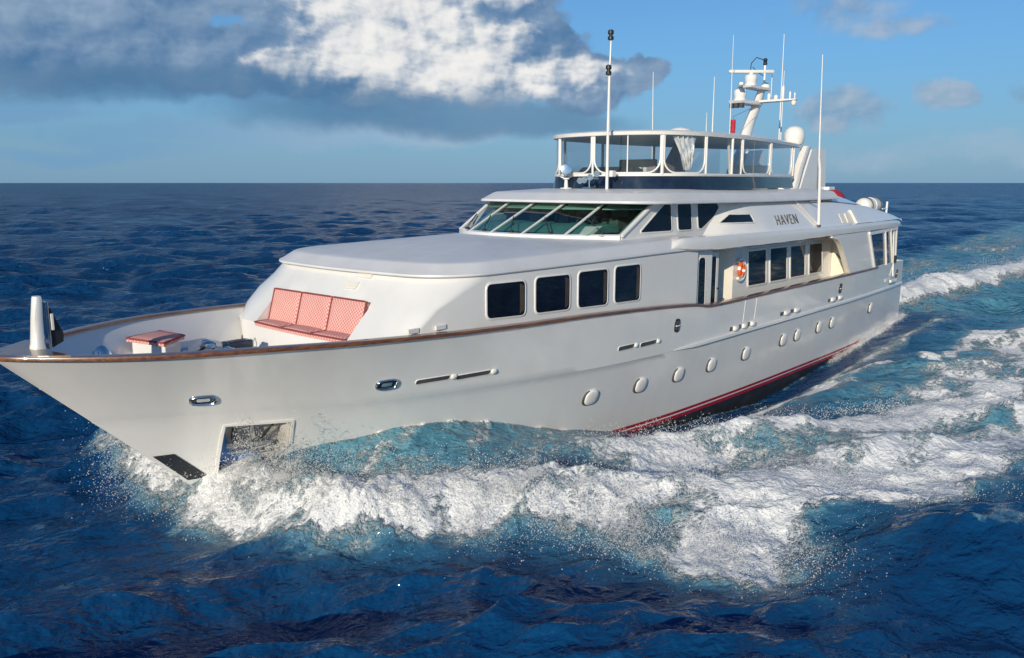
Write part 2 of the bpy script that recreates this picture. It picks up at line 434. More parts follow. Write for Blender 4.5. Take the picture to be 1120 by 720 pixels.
def round_poly(poly,r,n=4):
    out=[];m=len(poly)
    for i in range(m):
        a=Vector(poly[i-1]);b=Vector(poly[i]);c=Vector(poly[(i+1)%m])
        da=(a-b);dc=(c-b); rr=min(r,da.length*.45,dc.length*.45); p=b+da.normalized()*rr; q=b+dc.normalized()*rr
        for k in range(n+1):
            t=k/n; out.append(tuple(p*(1-t)**2+b*2*t*(1-t)+q*t*t))
    return out
def inset(poly,d):
    """move each corner of a polygon outward by d"""
    c=[sum(p[i] for p in poly)/len(poly) for i in(0,1)]; n=len(poly); out=[]
    area=sum(poly[i-1][0]*poly[i][1]-poly[i][0]*poly[i-1][1] for i in range(n)); sg=1 if area>0 else -1
    for i in range(n):
        a=Vector(poly[i-1]);b=Vector(poly[i]);e=Vector(poly[(i+1)%n])
        t1=(b-a);t2=(e-b)
        if t1.length<1e-6:t1=t2
        if t2.length<1e-6:t2=t1
        n1=Vector((t1.y,-t1.x)).normalized();n2=Vector((t2.y,-t2.x)).normalized(); nn=(n1+n2)
        nn=nn.normalized() if nn.length>1e-6 else n1
        out.append(tuple(b+nn*(sg*d)))
    return out
def wall_window(poly,yf,parent,name='window',frame=.045,proud=.018,glassm='darkglass',framem='trim',label=None,side=-1,lift=0.):
    """pane and raised frame on a wall y = yf(x,z) that faces port; poly in (x,z)"""
    fa=lambda o:(lambda x,z:(x,side*(yf(x,z)+o+lift),z))
    w=MB().prism(poly,fa(.006),fa(-.05)).build(name,glassm,parent,smooth=0)
    if frame:
        n=len(poly); o2=inset(poly,frame); vs=[];rings=[]
        rings=[[fa(-.02)(*p) for p in poly],[fa(proud)(*p) for p in poly],[fa(proud)(*p) for p in inset(poly,frame*.75)],[fa(proud*.5)(*p) for p in o2],[fa(-.02)(*p) for p in o2]]
        MB().loft(rings,True,False).build('window_frame',framem,w,smooth=50)
    if label: w['label']=label
    return w

# ------------------------------------------------------------------ the yacht
yacht=empty('motor_yacht',(20,0,0),'long white motor yacht with raised pilothouse and roofed flybridge cutting through the sea','yacht')
def part(mb,name,m,parent=None,**k): return mb.build(name,m,parent or yacht,**k)

# hull skin, one row of points per waterline
us=np.concatenate([np.linspace(0,1,130)**1.7])
ts=list(np.linspace(0,1,9))+list(np.linspace(1,2,12)[1:])
def skin(rows_port,name,m,parent=None,smooth=30):
    mb=MB()
    for sgn in(-1,1):
        mb.loft([[(p[0],sgn*p[1],p[2]) for p in r] for r in rows_port],False,False)
    return part(mb,name,m,parent,smooth=smooth)
rows=[hull_row(t,us) for t in ts]
kn=hull_row(1.,us)
# the knuckle is a real little step: rows below it tuck 12 mm in
for i,t in enumerate(ts):
    if t>1: rows[i][:,1]=np.maximum(rows[i][:,1]-.012,0)
hull_mb=MB()
for sgn in(-1,1):
    k=ts.index(1.)
    up=rows[:k+1]; low=[np.column_stack([kn[:,0],np.maximum(kn[:,1]-.012,0),kn[:,2]-.012])]+rows[k+1:]
    for rr in(up,low): hull_mb.loft([[(p[0],sgn*p[1],p[2]) for p in r] for r in rr],False,False)
    hull_mb.loft([[(p[0],sgn*p[1],p[2]) for p in r] for r in(up[-1],low[0])],False,False)
# transom
tr=[r[-1] for r in rows]
hull_mb.loft([[(p[0],-p[1],p[2]) for p in tr],[(p[0],p[1],p[2]) for p in tr]],False,False)
hull=part(hull_mb,'hull','white',smooth=30)
def below(z0,z1,name,m,out=.0):
    # strips of paint on the bottom, following the skin down
    def row(z):
        s=(Z_STRIPE-z)/1.0
        p=hull_row(2.,us).copy(); xs=4.25+(Z_STRIPE-z)*1.0
        x=xs+(X_END-xs)*us; p[:,0]=x; p[:,1]=np.maximum(wat_b(x-(Z_STRIPE-z)*.6)*(1-.06*s)-.012,0)*np.clip((x-xs)/.4,0,1)+out; p[:,2]=z; return p
    n=max(2,int((z0-z1)/.15)+2)
    return skin([row(z) for z in np.linspace(z0,z1,n)],name,m,hull)
below(Z_STRIPE,Z_STRIPE-.10,'boot_stripe','red')
below(Z_STRIPE-.10,Z_STRIPE-.145,'white_line','white')
below(Z_STRIPE-.145,Z_STRIPE-.27,'boot_stripe','red')
bot=[]
below(Z_STRIPE-.27,-1.9,'bottom_paint','antifoul')

# bulwark linings and decks
xs_=np.linspace(.75,9,48)
def DZf(x): return 2.75+.30*min(1,max(0,(5.2-x)/4.))
def lin(x,o): return max(float(gun_b(x))-o,.02)
def inner(x,z,o=.11): return max(hull_b(x,z)-o,.015)
mb=MB()
for sgn in(-1,1):
    mb.loft([[(x,sgn*lin(x,.13),float(gun_z(x))-.01) for x in xs_]]+[[(x,sgn*min(inner(x,z_(x)),lin(x,.13)),z_(x)) for x in xs_] for z_ in [(lambda x,k=k:DZf(x)-.03+(float(gun_z(x))-DZf(x))*k) for k in(.8,.6,.4,.2,0)]],False,False)
part(mb,'bulwark_lining','white')
mb=MB()
mb.loft([[(x,-inner(x,DZf(x),.09),DZf(x)) for x in xs_],[(x,0,DZf(x)+.03) for x in xs_],[(x,inner(x,DZf(x),.09),DZf(x)) for x in xs_]],False,False)
part(mb,'foredeck','deck')
xs2=np.linspace(17.3,38.5,40); mb=MB()
for sgn in(-1,1):
    mb.loft([[(x,sgn*lin(x,.13),float(gun_z(x))-.01) for x in xs2],[(x,sgn*(lin(x,.13)-.05),1.95) for x in xs2]],False,False)
    mb.loft([[(x,sgn*(lin(x,.13)-.03),1.97) for x in xs2],[(x,sgn*.0,1.99) for x in xs2]],False,False)
part(mb,'side_deck','deck')
# varnished cap rail
uu=np.linspace(0,1,260)**1.5*(34.2)
def rail_sec(x,sgn,wi):
    b=float(gun_b(x)); z=float(gun_z(x)); 
    dx=.01; t=Vector((1,float(gun_b(x+dx)-gun_b(x))/dx)).normalized(); nx,ny=-t.y,t.x          # outward in plan
    pt=lambda o,h:(x+nx*o,sgn*(b+ny*o) if b+ny*o>0 else 0,z+h)
    return [pt(.035,-.065),pt(.045,-.02),pt(.03,.012),pt(-wi*.5,.03),pt(-wi,.012),pt(-wi,-.03)]
mb=MB()
for sgn in(-1,1): mb.loft([rail_sec(x,sgn,.20) for x in uu if x>.02],True,True)
cap=part(mb,'cap_rail','wood',smooth=40)
nose=[(-.05,0)]+[(x,-float(gun_b(x))+.05) for x in np.linspace(.03,.95,8)]+[(.80,0)]+[(x,float(gun_b(x))-.05) for x in np.linspace(.95,.03,8)]
part(MB().prism(nose,lambda x,y:(x,y,3.772),lambda x,y:(x,y,3.70)),'bow_plank','wood',cap,smooth=0)
# rub rail on the knuckle, tapered nose forward
mb=MB()
for sgn in(-1,1):
    xs3=np.linspace(16.6,39.0,50); rr=[]
    for i,x in enumerate(xs3):
        z=float(knu_z(x))+.02; b=float(knu_b(x)); w=.085*min(1,i/3+.15); h=.07*min(1,i/3+.3)
        rr.append([(x,sgn*(b-.02),z+h),(x,sgn*(b+w),z+h*.55),(x,sgn*(b+w),z-h*.55),(x,sgn*(b-.02),z-h)])
    mb.loft(rr,True,True)
part(mb,'rub_rail','white',smooth=20)

# things let into the hull: helper frame on the skin
def skin_frame(x,z,sgn=-1):
    e=.05
    p=lambda a,c:Vector((a,sgn*hull_b(a,c),c))
    o=p(x,z); tx=(p(x+e,z)-p(x-e,z)).normalized(); tz=(p(x,z+e)-p(x,z-e)); tz=(tz-tx*tz.dot(tx)).normalized()
    n=tx.cross(tz); n=n if n.y*sgn>0 else -n
    return o,tx,tz,n
def on_skin(poly,x,z,h0,h1,sgn=-1):
    o,tx,tz,n=skin_frame(x,z,sgn)
    f=lambda h:(lambda a,c:o+tx*a+tz*c+n*h)
    return f(h1),f(h0)
ell=lambda a,b,n=24,p=2.6:[(a*math.copysign(abs(math.cos(k*2*math.pi/n))**(2/p),math.cos(k*2*math.pi/n)),b*math.copysign(abs(math.sin(k*2*math.pi/n))**(2/p),math.sin(k*2*math.pi/n))) for k in range(n)]
for sgn in(-1,1):
    for x,z in((13.11,1.0),(15.26,.97),(17.21,.95),(19.19,.93),(21.57,.93),(24.56,.98),(25.83,.99),(27.94,1.01),(29.34,1.02),(34.16,1.08)):
        o,tx,tz,n=skin_frame(x,z,sgn); n=(n+Vector((0,0,.0))).normalized()
        # deadlight cover: a shallow dome on a rim
        rings=[]
        for s,h in((1,-.03),(1,.04),(.96,.052),(.82,.064),(.5,.074),(.2,.078),(.01,.078)):
            rings.append([o+tx*a*s+tz*c*s+n*h for a,c in ell(.25,.225)])
        ph=part(MB().loft(rings,True,True),'porthole','trim',smooth=60)
        fwd=tx*(-.06 if tx.x>0 else .06)+tz*-.015
        rings=[[o+fwd+tx*a*s+tz*c*s+n*h for a,c in ell(.255,.23)] for s,h in((.3,.02),(.98,.026),(1.0,.02),(1.0,-.02))]
        MB().loft(rings,True,True).build('scuttle','darkgrey',ph,smooth=40)
for sgn in(-1,1):
    for x0,x1,z in((7.17,8.03,2.435),(8.2,9.15,2.385),(13.73,14.45,2.275),(14.75,15.55,2.235)):
        xc=(x0+x1)/2; L=(x1-x0)
        fa,fb=on_skin(rrect(-L/2,-.06,L/2,.06,.055),xc,z,-.05,.006,sgn)
        sl=part(MB().prism(rrect(-L/2,-.06,L/2,.06,.055),fa,fb),'freeing_port','darkgrey',smooth=0)
        o,tx,tz,n=skin_frame(xc,z,sgn)
        rings=[[o+tx*a+tz*c+n*h for a,c in(rrect(-L/2,-.06,L/2,.06,.055) if d==0 else rrect(-L/2-d,-.06-d,L/2+d,.06+d,.055+d))] for d,h in((0,-.01),(0,.014),(.012,.012),(.016,-.01))]
        MB().loft(rings,True,False).build('port_rim','trim',sl,smooth=40)
        o2,tx2,tz2,n2=skin_frame(x1+.09,z-.0,sgn)
        MB().loft([[o2+tx2*a*s+tz2*c*s+n2*h for a,c in ell(.085,.065)] for s,h in((1,-.02),(1,.03),(.7,.05),(.02,.055))],True,True).build('cover','trim',sl,smooth=60)
    for xa,xb,z in((19.97,21.86,1.985),(23.84,25.64,2.02),(28.39,30.01,2.03)):
        for k in range(3 if xa<20 else 2):
            nn=3 if xa<20 else 2; L=(xb-xa)/nn; xc=xa+L*(k+.5)
            fa,fb=on_skin(rrect(-L*.45,-.06,-L*.12,.06,.03),xc,z,-.05,.008,sgn)
            q=part(MB().prism(rrect(-L*.45,-.07,-L*.12,.07,.03),fa,fb),'scupper','darkgrey',smooth=0)
            o,tx,tz,n=skin_frame(xc+L*.15,z,sgn)
            MB().loft([[o+tx*a*s+tz*c*s+n*h for a,c in rrect(-L*.25,-.075,L*.25,.075,.05)] for s,h in((1,-.02),(1,.06),(.8,.09),(.02,.1))],True,True).build('scupper_hood','trim',q,smooth=50)
    for x,z in((6.5,2.50),(3.15,2.585)):
        a_=.26
        o,tx,tz,n=skin_frame(x,z,sgn)
        fa,fb=on_skin(ell(a_-.04,.105,28,3),x,z,-.06,.008,sgn)
        q=part(MB().prism(ell(a_-.04,.105,28,3),fa,fb),'mooring_port','navyacrylic',smooth=0)
        MB().loft([[o+tx*a*s+tz*c*s+n*h for a,c in ell(a_,.145,28,3)] for s,h in((.80,-.02),(.82,.03),(.92,.05),(1.0,.03),(1.02,-.02))],True,False).build('mooring_rim','steel',q,smooth=60)
        MB().loft([[o+tx*a+tz*c+n*h for a,c in rrect(-.12,-.05,.12,.05,.03)] for h in(-.02,.02)],True,True).build('chock_roller','steel',q,smooth=30)
    for x,z in((16.56,2.57),(29.59,2.42),(37.64,2.36)):
        o,tx,tz,n=skin_frame(x,z,sgn)
        poly=ell(.13,.20,24,3.2)
        q=part(MB().prism(poly,*on_skin(poly,x,z,-.03,.03,sgn)),'fairlead','black',smooth=0)
        for c0 in(-.085,.085):
            MB().loft([[o+tx*a*s+tz*(c*s+c0)+n*h for a,c in ell(.09,.065)] for s,h in((1,.02),(1,.05),(.55,.055),(.5,.03))],True,True).build('fairlead_eye','darkgrey',q,smooth=40)
        MB().loft([[o+tx*(a+c*.4)+tz*c+n*h for a,c in((-.10,-.015),(.10,-.015),(.10,.015),(-.10,.015))] for h in(.028,.062)],True,True).build('fairlead_bar','trim',q,smooth=0)
    # boarding gate seams in the bulwark
    for x in(20.9,21.75):
        o,tx,tz,n=skin_frame(x,2.5,sgn)
        part(MB().bar(o+tz*-.38+n*.004,o+tz*.38+n*.004,.012,.02,up=tuple(tx)),'gate_seam','trim',smooth=0)

# dark wear plate at the forefoot and the anchor pocket, port and starboard
for sgn in(-1,1):
    pl=[(2.66,1.285),(3.0,1.30),(3.72,.62),(3.35,.60)]
    f=lambda h:(lambda x,z:(x,sgn*(max(hull_b(max(x,.01),z),.0)+h),z))
    part(MB().prism(pl,f(.012),f(-.03)),'stem_plate','antifoul',smooth=0)
POCK=[(3.72,1.86),(4.90,1.80),(5.02,1.25),(4.6,.72),(3.86,.62)]
bx=bmesh.new()
cut=MB().prism(POCK,lambda x,z:(x,-2.4,z),lambda x,z:(x,-.12,z)).build('cutter','white',None,smooth=0)
# the pocket is lined by a steel box that sits in an opening of the skin
def open_skin(o,poly,sgn):
    bm=bmesh.new(); bm.from_mesh(o.data)
    for i in range(len(poly)):
        a=Vector((poly[i][0],0,poly[i][1])); b=Vector((poly[(i+1)%len(poly)][0],0,poly[(i+1)%len(poly)][1])); d=(b-a); no=Vector((d.z,0,-d.x))
        geom=[x for x in list(bm.verts)+list(bm.edges)+list(bm.faces)]
        fs=[f for f in bm.faces if f.calc_center_median().y*sgn>0 and f.calc_center_median().x<8]
        ge=set(fs)|{e for f in fs for e in f.edges}|{v for f in fs for v in f.verts}
        bmesh.ops.bisect_plane(bm,geom=list(ge),dist=1e-5,plane_co=a,plane_no=no)
    def inside(p):
        r=[]
        for i in range(len(poly)):
            a=poly[i];b=poly[(i+1)%len(poly)]; r.append((b[0]-a[0])*(p.z-a[1])-(b[1]-a[1])*(p.x-a[0]))
        return all(v<1e-6 for v in r) or all(v>-1e-6 for v in r)
    kill=[f for f in bm.faces if f.calc_center_median().y*sgn>0 and inside(f.calc_center_median())]
    bmesh.ops.delete(bm,geom=kill,context='FACES'); bm.to_mesh(o.data); bm.free()
    o.data.polygons.foreach_set('use_smooth',[True]*len(o.data.polygons)); o.data.set_sharp_from_angle(angle=R(30))
bpy.data.objects.remove(cut)
open_skin(hull,POCK,-1); open_skin(hull,POCK,1)
for sgn in(-1,1):
    n=len(POCK); mb=MB(); fr=[];bk=[]
    # subdivided rim so that the liner follows the skin
    rim=[]
    for i in range(n):
        a=POCK[i];b=POCK[(i+1)%n]
        for k in range(6): rim.append((a[0]+(b[0]-a[0])*k/6,a[1]+(b[1]-a[1])*k/6))
    R0=[(x,sgn*(hull_b(x,z)+.012),z) for x,z in rim]
    R1=[(x,sgn*max(hull_b(x,z)-.42,.03),z) for x,z in rim]
    pk=part(MB().loft([R0,R1],True,False).add(R1,[tuple(range(len(R1)))]),'anchor_pocket','pocket',smooth=20)
    o2=inset(rim,.055)
    MB().loft([[(x,sgn*(hull_b(x,z)+h),z) for x,z in pp] for pp,h in((rim,-.01),(rim,.03),(o2,.024),(o2,-.01))],True,False).build('pocket_rim','trim',pk,smooth=30)
    MB().prism([(3.80,1.50),(3.98,1.50),(4.12,1.16),(4.75,1.05),(4.62,.76),(3.88,.66)],lambda x,z:(x,sgn*(max(hull_b(x,z)-.36,.06)),z),lambda x,z:(x,sgn*max(hull_b(x,z)-.40,.04),z)).build('sky_reflection','blue',pk,smooth=0)  # blue sheet standing in for sky reflected in the pocket's steel

# anchor, hauled home in the port pocket
for sgn in(-1,):
    an=empty('anchor',(4.35,sgn*1.05,1.5),'steel anchor hauled up into the square pocket low in the bow','anchor')
    y=lambda x,z,h=.0:sgn*(max(hull_b(x,z)-.24,.08)+h)
    part(MB().bar((4.33,y(4.33,1.72),1.80),(4.35,y(4.35,1.2,.06),1.12),.11,.09,up=(1,0,0)),'shank','steel',an,bevel=.012)
    part(MB().bar((3.98,y(4,1.3),1.30),(4.80,y(4.8,1.3),1.27),.10,.10,up=(0,1,0)).bar((3.98,y(4,1.3),1.14),(4.78,y(4.8,1.3),1.10),.05,.06,up=(0,1,0)),'stock','steel',an,bevel=.012)
    for q in(-1,1):
        part(MB().loft([[(4.34+q*a,y(4.34+q*a,z,b),z) for a,z,b in((.03,1.22,.0),(.20,1.50,.05),(.36,1.74,.06),(.30,1.46,.03),(.12,1.16,.0))],[(4.34+q*a,y(4.34+q*a,z,b-.06),z) for a,z,b in((.03,1.22,.0),(.20,1.50,.05),(.36,1.74,.06),(.30,1.46,.03),(.12,1.16,.0))]],True,True),'fluke','darkgrey',an,smooth=0)

# ---------------- main deckhouse with the sofa recess
def ys_house(x): return float(gun_b(x))-.20
def ring(xf,xs,yf,ysf,z,x_end,sag=.12,zaft=0.,off=0.,nf=9,ne=12,ns=14):
    """half outlines, port then mirrored, from aft-starboard round the front to aft-port"""
    P=[]
    for k in range(nf): 
        y=yf*k/nf; P.append((xf+sag*(y/max(yf,.01))**2,y))
    yc=ysf(xs)
    for k in range(ne):
        a=math.pi/2*k/ne; P.append((xs-(xs-xf-sag)*math.cos(a),yf+(yc-yf)*math.sin(a)))
    for k in range(ns+1):
        x=xs+(x_end-xs)*k/ns; P.append((x,ysf(x)))
    zz=lambda x:z+zaft*max(0,min(1,(x-xf)/8.))
    port=[(x,-y,zz(x)) for x,y in P]; star=[(x,y,zz(x)) for x,y in P[1:]]
    return star[::-1]+port
XE=17.93
ysh=lambda d:(lambda x:ys_house(x)-d)
ysl=lambda z:(lambda x:min(ys_house(x),hull_b(x,z)-.12))
hs=[ring(6.12,6.9,2.3,ysl(2.6),2.60,XE),ring(6.18,6.95,2.4,ysl(3.2),3.24,XE),ring(6.2,6.98,2.38,ysh(0),3.34,XE),
    ring(6.52,7.02,2.2,ysh(0),3.68,XE),ring(6.86,7.45,2.02,ysh(0),4.03,XE),ring(7.16,8.2,1.95,ysh(0),4.35,XE),ring(7.42,9.0,2.0,ysh(0),4.66,XE,zaft=.05)]
def closed_loft(hs):
    mb=MB(); mb.loft(hs,False,False); n=len(hs[0])
    for r in(hs[0],hs[-1]): pass
    # bottom and top caps as strips port-starboard, aft wall as fan of quads
    m=n//2
    for r in(hs[0],hs[-1]):
        for i in range(m): 
            a,b,c,d=r[i],r[i+1],r[n-2-i],r[n-1-i]
            if i+1==n-2-i: mb.add([a,b,d],[(0,1,2)])
            else: mb.add([a,b,c,d],[(0,1,2,3)])
    for i in range(len(hs)-1):
        mb.add([hs[i][0],hs[i][-1],hs[i+1][-1],hs[i+1][0]],[(0,1,2,3)])
    return mb
house=part(closed_loft(hs),'deckhouse','white',smooth=28)
cutter=MB().prism([(5.3,3.26),(6.70,3.26),(6.93,4.08),(5.3,4.08)],lambda x,z:(x,-1.72,z),lambda x,z:(x,1.88,z)).build('cutter','white',None,smooth=0)
apply_boolean(house,cutter)
# vents in the sloping front
for y,z,w,h in((-.75,4.36,.42,.20),(-1.0,4.60,.5,.16)):
    xf=np.interp(z,[4.03,4.35,4.66],[6.86,7.16,7.42])+.12*(y/2.1)**2; sl=Vector((.30,0,.32)).normalized(); nn=Vector((-sl.z,0,sl.x))
    o=Vector((xf,y,z)); f=lambda k:(lambda a,c:o+Vector((0,a,0))+sl*c+nn*k)
    q=part(MB().prism(rrect(-w/2,-h/2,w/2,h/2,.02),f(.03),f(-.03)),'front_vent','trim',smooth=0)
    MB().prism(rrect(-w/2+.05,-h/2+.05,w/2-.05,h/2-.05,.015),f(.045),f(.02)).build('vent_louvre','cream',q,smooth=0)
for x in(6.78,7.47):
    y=ys_house(x)+.02
    part(MB().box((x,-y,3.66),(.30,.05,.10)),'side_vent','trim',bevel=.01)
# brow and coach roof over the deckhouse
cr=[]
for xf,xs,yf,d,z,za in((7.42,9.0,2.0,.03,4.65,.05),(7.30,8.95,2.02,-.045,4.652,.05),(7.27,8.92,2.03,-.06,4.675,.05),(7.28,8.92,2.03,-.055,4.715,.06),(7.34,8.95,2.02,-.015,4.735,.06),
                        (7.64,9.05,1.92,.14,4.90,.10),(7.70,9.1,1.9,.18,4.925,.11),(7.82,9.2,1.85,.26,4.945,.12),
                        (8.3,9.5,1.65,.65,4.985,.13),(9.0,10.1,1.35,1.2,5.04,.12),(9.9,10.8,.9,2.0,5.10,.10),(10.8,11.4,.4,2.9,5.135,.09)):
    cr.append(ring(xf,xs,yf,ysh(d),z,XE,zaft=za))
coach=part(closed_loft(cr),'coach_roof','roof',smooth=32)
# four big cabin windows
WINS=[((8.80,4.455),(10.02,4.44),(10.02,3.645),(8.80,3.69)),((10.38,4.475),(11.64,4.46),(11.64,3.60),(10.38,3.64)),((11.98,4.485),(13.20,4.475),(13.20,3.55),(11.98,3.59)),((13.53,4.50),(14.74,4.49),(14.74,3.51),(13.53,3.55))]
for sgn in(-1,1):
    for q in WINS:
        wq=wall_window(round_poly(q[::-1],.13),lambda x,z:ys_house(x),yacht,side=sgn)
        (xa,za),(xb,zb),(xc,zc),(xd,zd)=q; w_=.17
        MB().prism([(xb-w_,zb-.05),(xb-.04,zb-.11),(xc-.04,zc+.11),(xc-w_,zc+.05)],lambda x,z:(x,sgn*(ys_house(x)+.009),z),lambda x,z:(x,sgn*(ys_house(x)-.0),z)).build('curtain','curtain',wq,smooth=0)
wall_side=lambda x,z:3.65

# ---------------- pilothouse
NP=5
wy=[-2.92+i*5.84/NP for i in range(NP+1)]
wb=lambda y:(13.28+(1.62 if y<0 else 1.15)*abs(y/2.92)**2.2,y,5.245-.02*abs(y/2.92))
wt=lambda y:(15.42+(1.18 if y<0 else .55)*abs(y/2.92)**2.2,y,6.13)
mb=MB()
for sgn in(-1,1):
    side=[(14.9,5.10),(14.9,5.24),(16.60,6.13),(21.9,6.13),(21.9,5.0),(14.9,5.0)]
    mb.prism(side,lambda x,z:(x,sgn*2.92,z),lambda x,z:(x,sgn*2.78,z))
mb.loft([[tuple(Vector(wb(y))+Vector((-.10,0,-.16))) for y in wy],[tuple(Vector(wb(y))+Vector((-.08,0,.0))) for y in wy],[tuple(Vector(wb(y))+Vector((.02,0,.03))) for y in wy],[tuple(Vector(wb(y))+Vector((.1,0,-.2))) for y in wy]],False,False)
pilot=part(mb,'pilothouse','white',smooth=20)
for i in range(NP+1):
    a,b=Vector(wb(wy[i])),Vector(wt(wy[i])); w=.12 if i in(0,NP) else .055
    part(MB().bar(a-(b-a)*.02,b,w,.07),'windscreen_post','trim',bevel=.012)
for i in range(NP):
    q=[Vector(wb(wy[i])),Vector(wb(wy[i+1])),Vector(wt(wy[i+1])),Vector(wt(wy[i]))]; n=(q[1]-q[0]).cross(q[3]-q[0]).normalized()
    gl=part(MB().add([p+n*.0 for p in q],[(0,1,2,3)]),'windscreen_pane','windscreen',smooth=0)
    # roller blind just under the eave, inside the glass
    r=lambda t,s:(q[0]*(1-s)+q[1]*s)*(1-t)+(q[3]*(1-s)+q[2]*s)*t
    ins=Vector((.10,0,-.03))
    part(MB().add([r(.80,.04)+ins,r(.80,.96)+ins,r(1,.96)+ins,r(1,.04)+ins],[(0,1,2,3)]).bar(r(.79,.04)+ins,r(.79,.96)+ins,.035,.035),'blind','cream',gl,smooth=0)
    # wiper, parked along the lower part of each pane
    p0=r(.03,.35)-n*0+Vector((-.04,0,.04)); p1=r(.36,.80)+Vector((-.05,0,.04)); 
    wp=part(MB().tube([p0,(p0+p1)/2+Vector((-.02,0,.02)),p1],.014,6),'wiper','black')
    MB().bar(p1-(p1-p0)*.42,p1+(p1-p0)*.28,.022,.03).build('wiper_blade','black',wp,smooth=0)
    MB().box(p0,(.09,.12,.06)).build('wiper_motor','black',wp,bevel=.01)
PW=[[(15.82,5.27),(17.09,6.05),(17.45,6.05),(17.58,5.25)],[(17.84,6.045),(18.66,6.04),(18.80,5.235),(17.96,5.25)],[(19.06,6.035),(20.40,6.02),(20.55,5.76),(19.44,5.24),(19.20,5.25)]]
for sgn in(-1,1):
    for q in PW: wall_window(round_poly(q,.10),lambda x,z:2.92,yacht,side=sgn,frame=.05)
# inside of the wheelhouse, seen through the glass
part(MB().add([(14.4,-2.6,5.22),(14.4,2.6,5.22),(21,2.6,5.22),(21,-2.6,5.22)],[(0,1,2,3)]),'wheelhouse_sole','brown',smooth=0)
part(MB().box((19.6,0,5.7),(.06,5.4,.9)),'wheelhouse_bulkhead','darkgrey',smooth=0)
part(MB().add([(16.0,-2.75,6.05),(16.0,2.75,6.05),(20,2.75,6.05),(20,-2.75,6.05)],[(0,1,2,3)]).add([(16.3,2.74,5.2),(21,2.74,5.2),(21,2.74,6.1),(16.6,2.74,6.1)],[(0,1,2,3)]).add([(16.3,-2.74,5.2),(21,-2.74,5.2),(21,-2.74,6.1),(16.6,-2.74,6.1)],[(0,1,2,3)]),'wheelhouse_lining','darkgrey',smooth=0)
part(MB().prism([(14.1,5.25),(14.5,5.46),(15.6,5.50),(15.7,5.25)],lambda x,z:(x,-2.3,z),lambda x,z:(x,2.3,z)),'dashboard','green',bevel=.02)
for y in(-1.3,.1,1.5):
    s=part(MB().box((16.9,y,5.42),(.6,.62,.4)),'helm_seat','tan',bevel=.06)
    MB().box((17.2,y,5.75),(.14,.58,.55)).build('seat_back','tan',s,bevel=.06)
for y,w in((-.5,.5),(.55,.4),(-1.6,.35)):
    part(MB().box((15.3,y,5.60),(.12,w,.24)),'instrument_display','black',bevel=.01)

# ---------------- flybridge deck with its eave, and the bulwark that carries the name
ysE=pchip([14,17,26,30,33.3],[3.45,3.45,3.42,3.36,3.22])
yE=lambda d:(lambda x:float(ysE(x))-d)
EX=30.
er=[]
for xf,xs,yf,d,z,sag in((15.55,17.6,2.4,.25,6.07,.7),(14.98,17.0,2.55,.02,6.075,.28),(14.93,16.95,2.56,.0,6.10,.28),(14.95,16.97,2.55,.005,6.165,.28),(15.02,17.05,2.52,.05,6.19,.28),(15.32,17.4,2.4,.22,6.36,.28),(15.45,17.5,2.35,.28,6.395,.28),(16.6,19.0,1.6,.74,6.47,.35),(16.95,19.2,1.5,.86,6.49,.35)):
    er.append(ring(xf,xs,yf,yE(d),z,EX,sag=sag,zaft=-.06))
fly=part(closed_loft(er),'flybridge_deck','roof',smooth=30)
# side fairing from the eave down to the boat deck, falling away aft; and the name bulwark below it
def top_z(x): return float(pchip([26,29,30.2,31.5,32.6,33.4],[6.47,6.45,6.36,6.16,5.92,5.70])(x))
groove=lambda x:float(pchip([19.4,24,27,30,33.4],[6.10,6.03,5.97,5.87,5.66])(x))
ybot=lambda x:float(pchip([19.5,20.3,21.6,23,36,38],[2.93,3.30,3.52,3.66,3.62,3.50])(x))
ytop=lambda x:float(pchip([19.5,20.5,22,33.4,37.5],[2.93,3.10,3.22,3.15,3.02])(x))
rake=lambda x,z:x+(z-4.98)*1.12*max(0,min(1,(22.6-x)/3.1))
def buw_top(x): return groove(x) if x<33.3 else float(pchip([33.3,36.0,37.2,38.0],[5.68,5.30,5.10,4.90])(x))
mb=MB(); xs4=np.concatenate([np.linspace(19.5,33.3,60),np.linspace(33.4,38,20)])
for sgn in(-1,1):
    rr=[]
    for x in xs4:
        zt=buw_top(x)-.0; zb=4.98; yb=ybot(x); yt=yb+(ytop(x)-yb)*(zt-zb)/1.05
        P=[(yb,zb)]+[(yb*(1-k)+yt*k,zb+(zt-zb)*k) for k in(.2,.4,.6,.8)]+[(yt,zt-.03),(yt-.03,zt),(yt-.16,zt),(yb-.2,zb)]
        rr.append([(rake(x,z),sgn*y,z) for y,z in P])
    mb.loft(rr,True,True)
name_bul=part(mb,'boat_deck_bulwark','white',smooth=30)
mb=MB()
for sgn in(-1,1):
    rr=[]
    for x in np.linspace(26.5,33.4,40):
        zt=top_z(x); g0=groove(x)+.035; y=ytop(x)
        k=max(.02,(zt-g0)/.45)
        rr.append([(x,sgn*(y-.05),g0),(x,sgn*(y-.02),g0+.02),(x,sgn*(y-.02-.28*k),g0*.45+zt*.55),(x,sgn*(y-.72*k-.05),zt+.012),(x,sgn*max(y-2.,.3),zt+.012),(x,sgn*max(y-2.,.3),g0)])
    mb.loft(rr,True,True)
part(mb,'aft_fairing','white',smooth=30)
# boat deck
mb=MB(); xs5=np.linspace(19.4,38,30)
for h in(0,): mb.loft([[(x,-ybot(x)+.1,4.96) for x in xs5],[(x,0,5.0) for x in xs5],[(x,ybot(x)-.1,4.96) for x in xs5]],False,False)
part(mb,'boat_deck','deck')
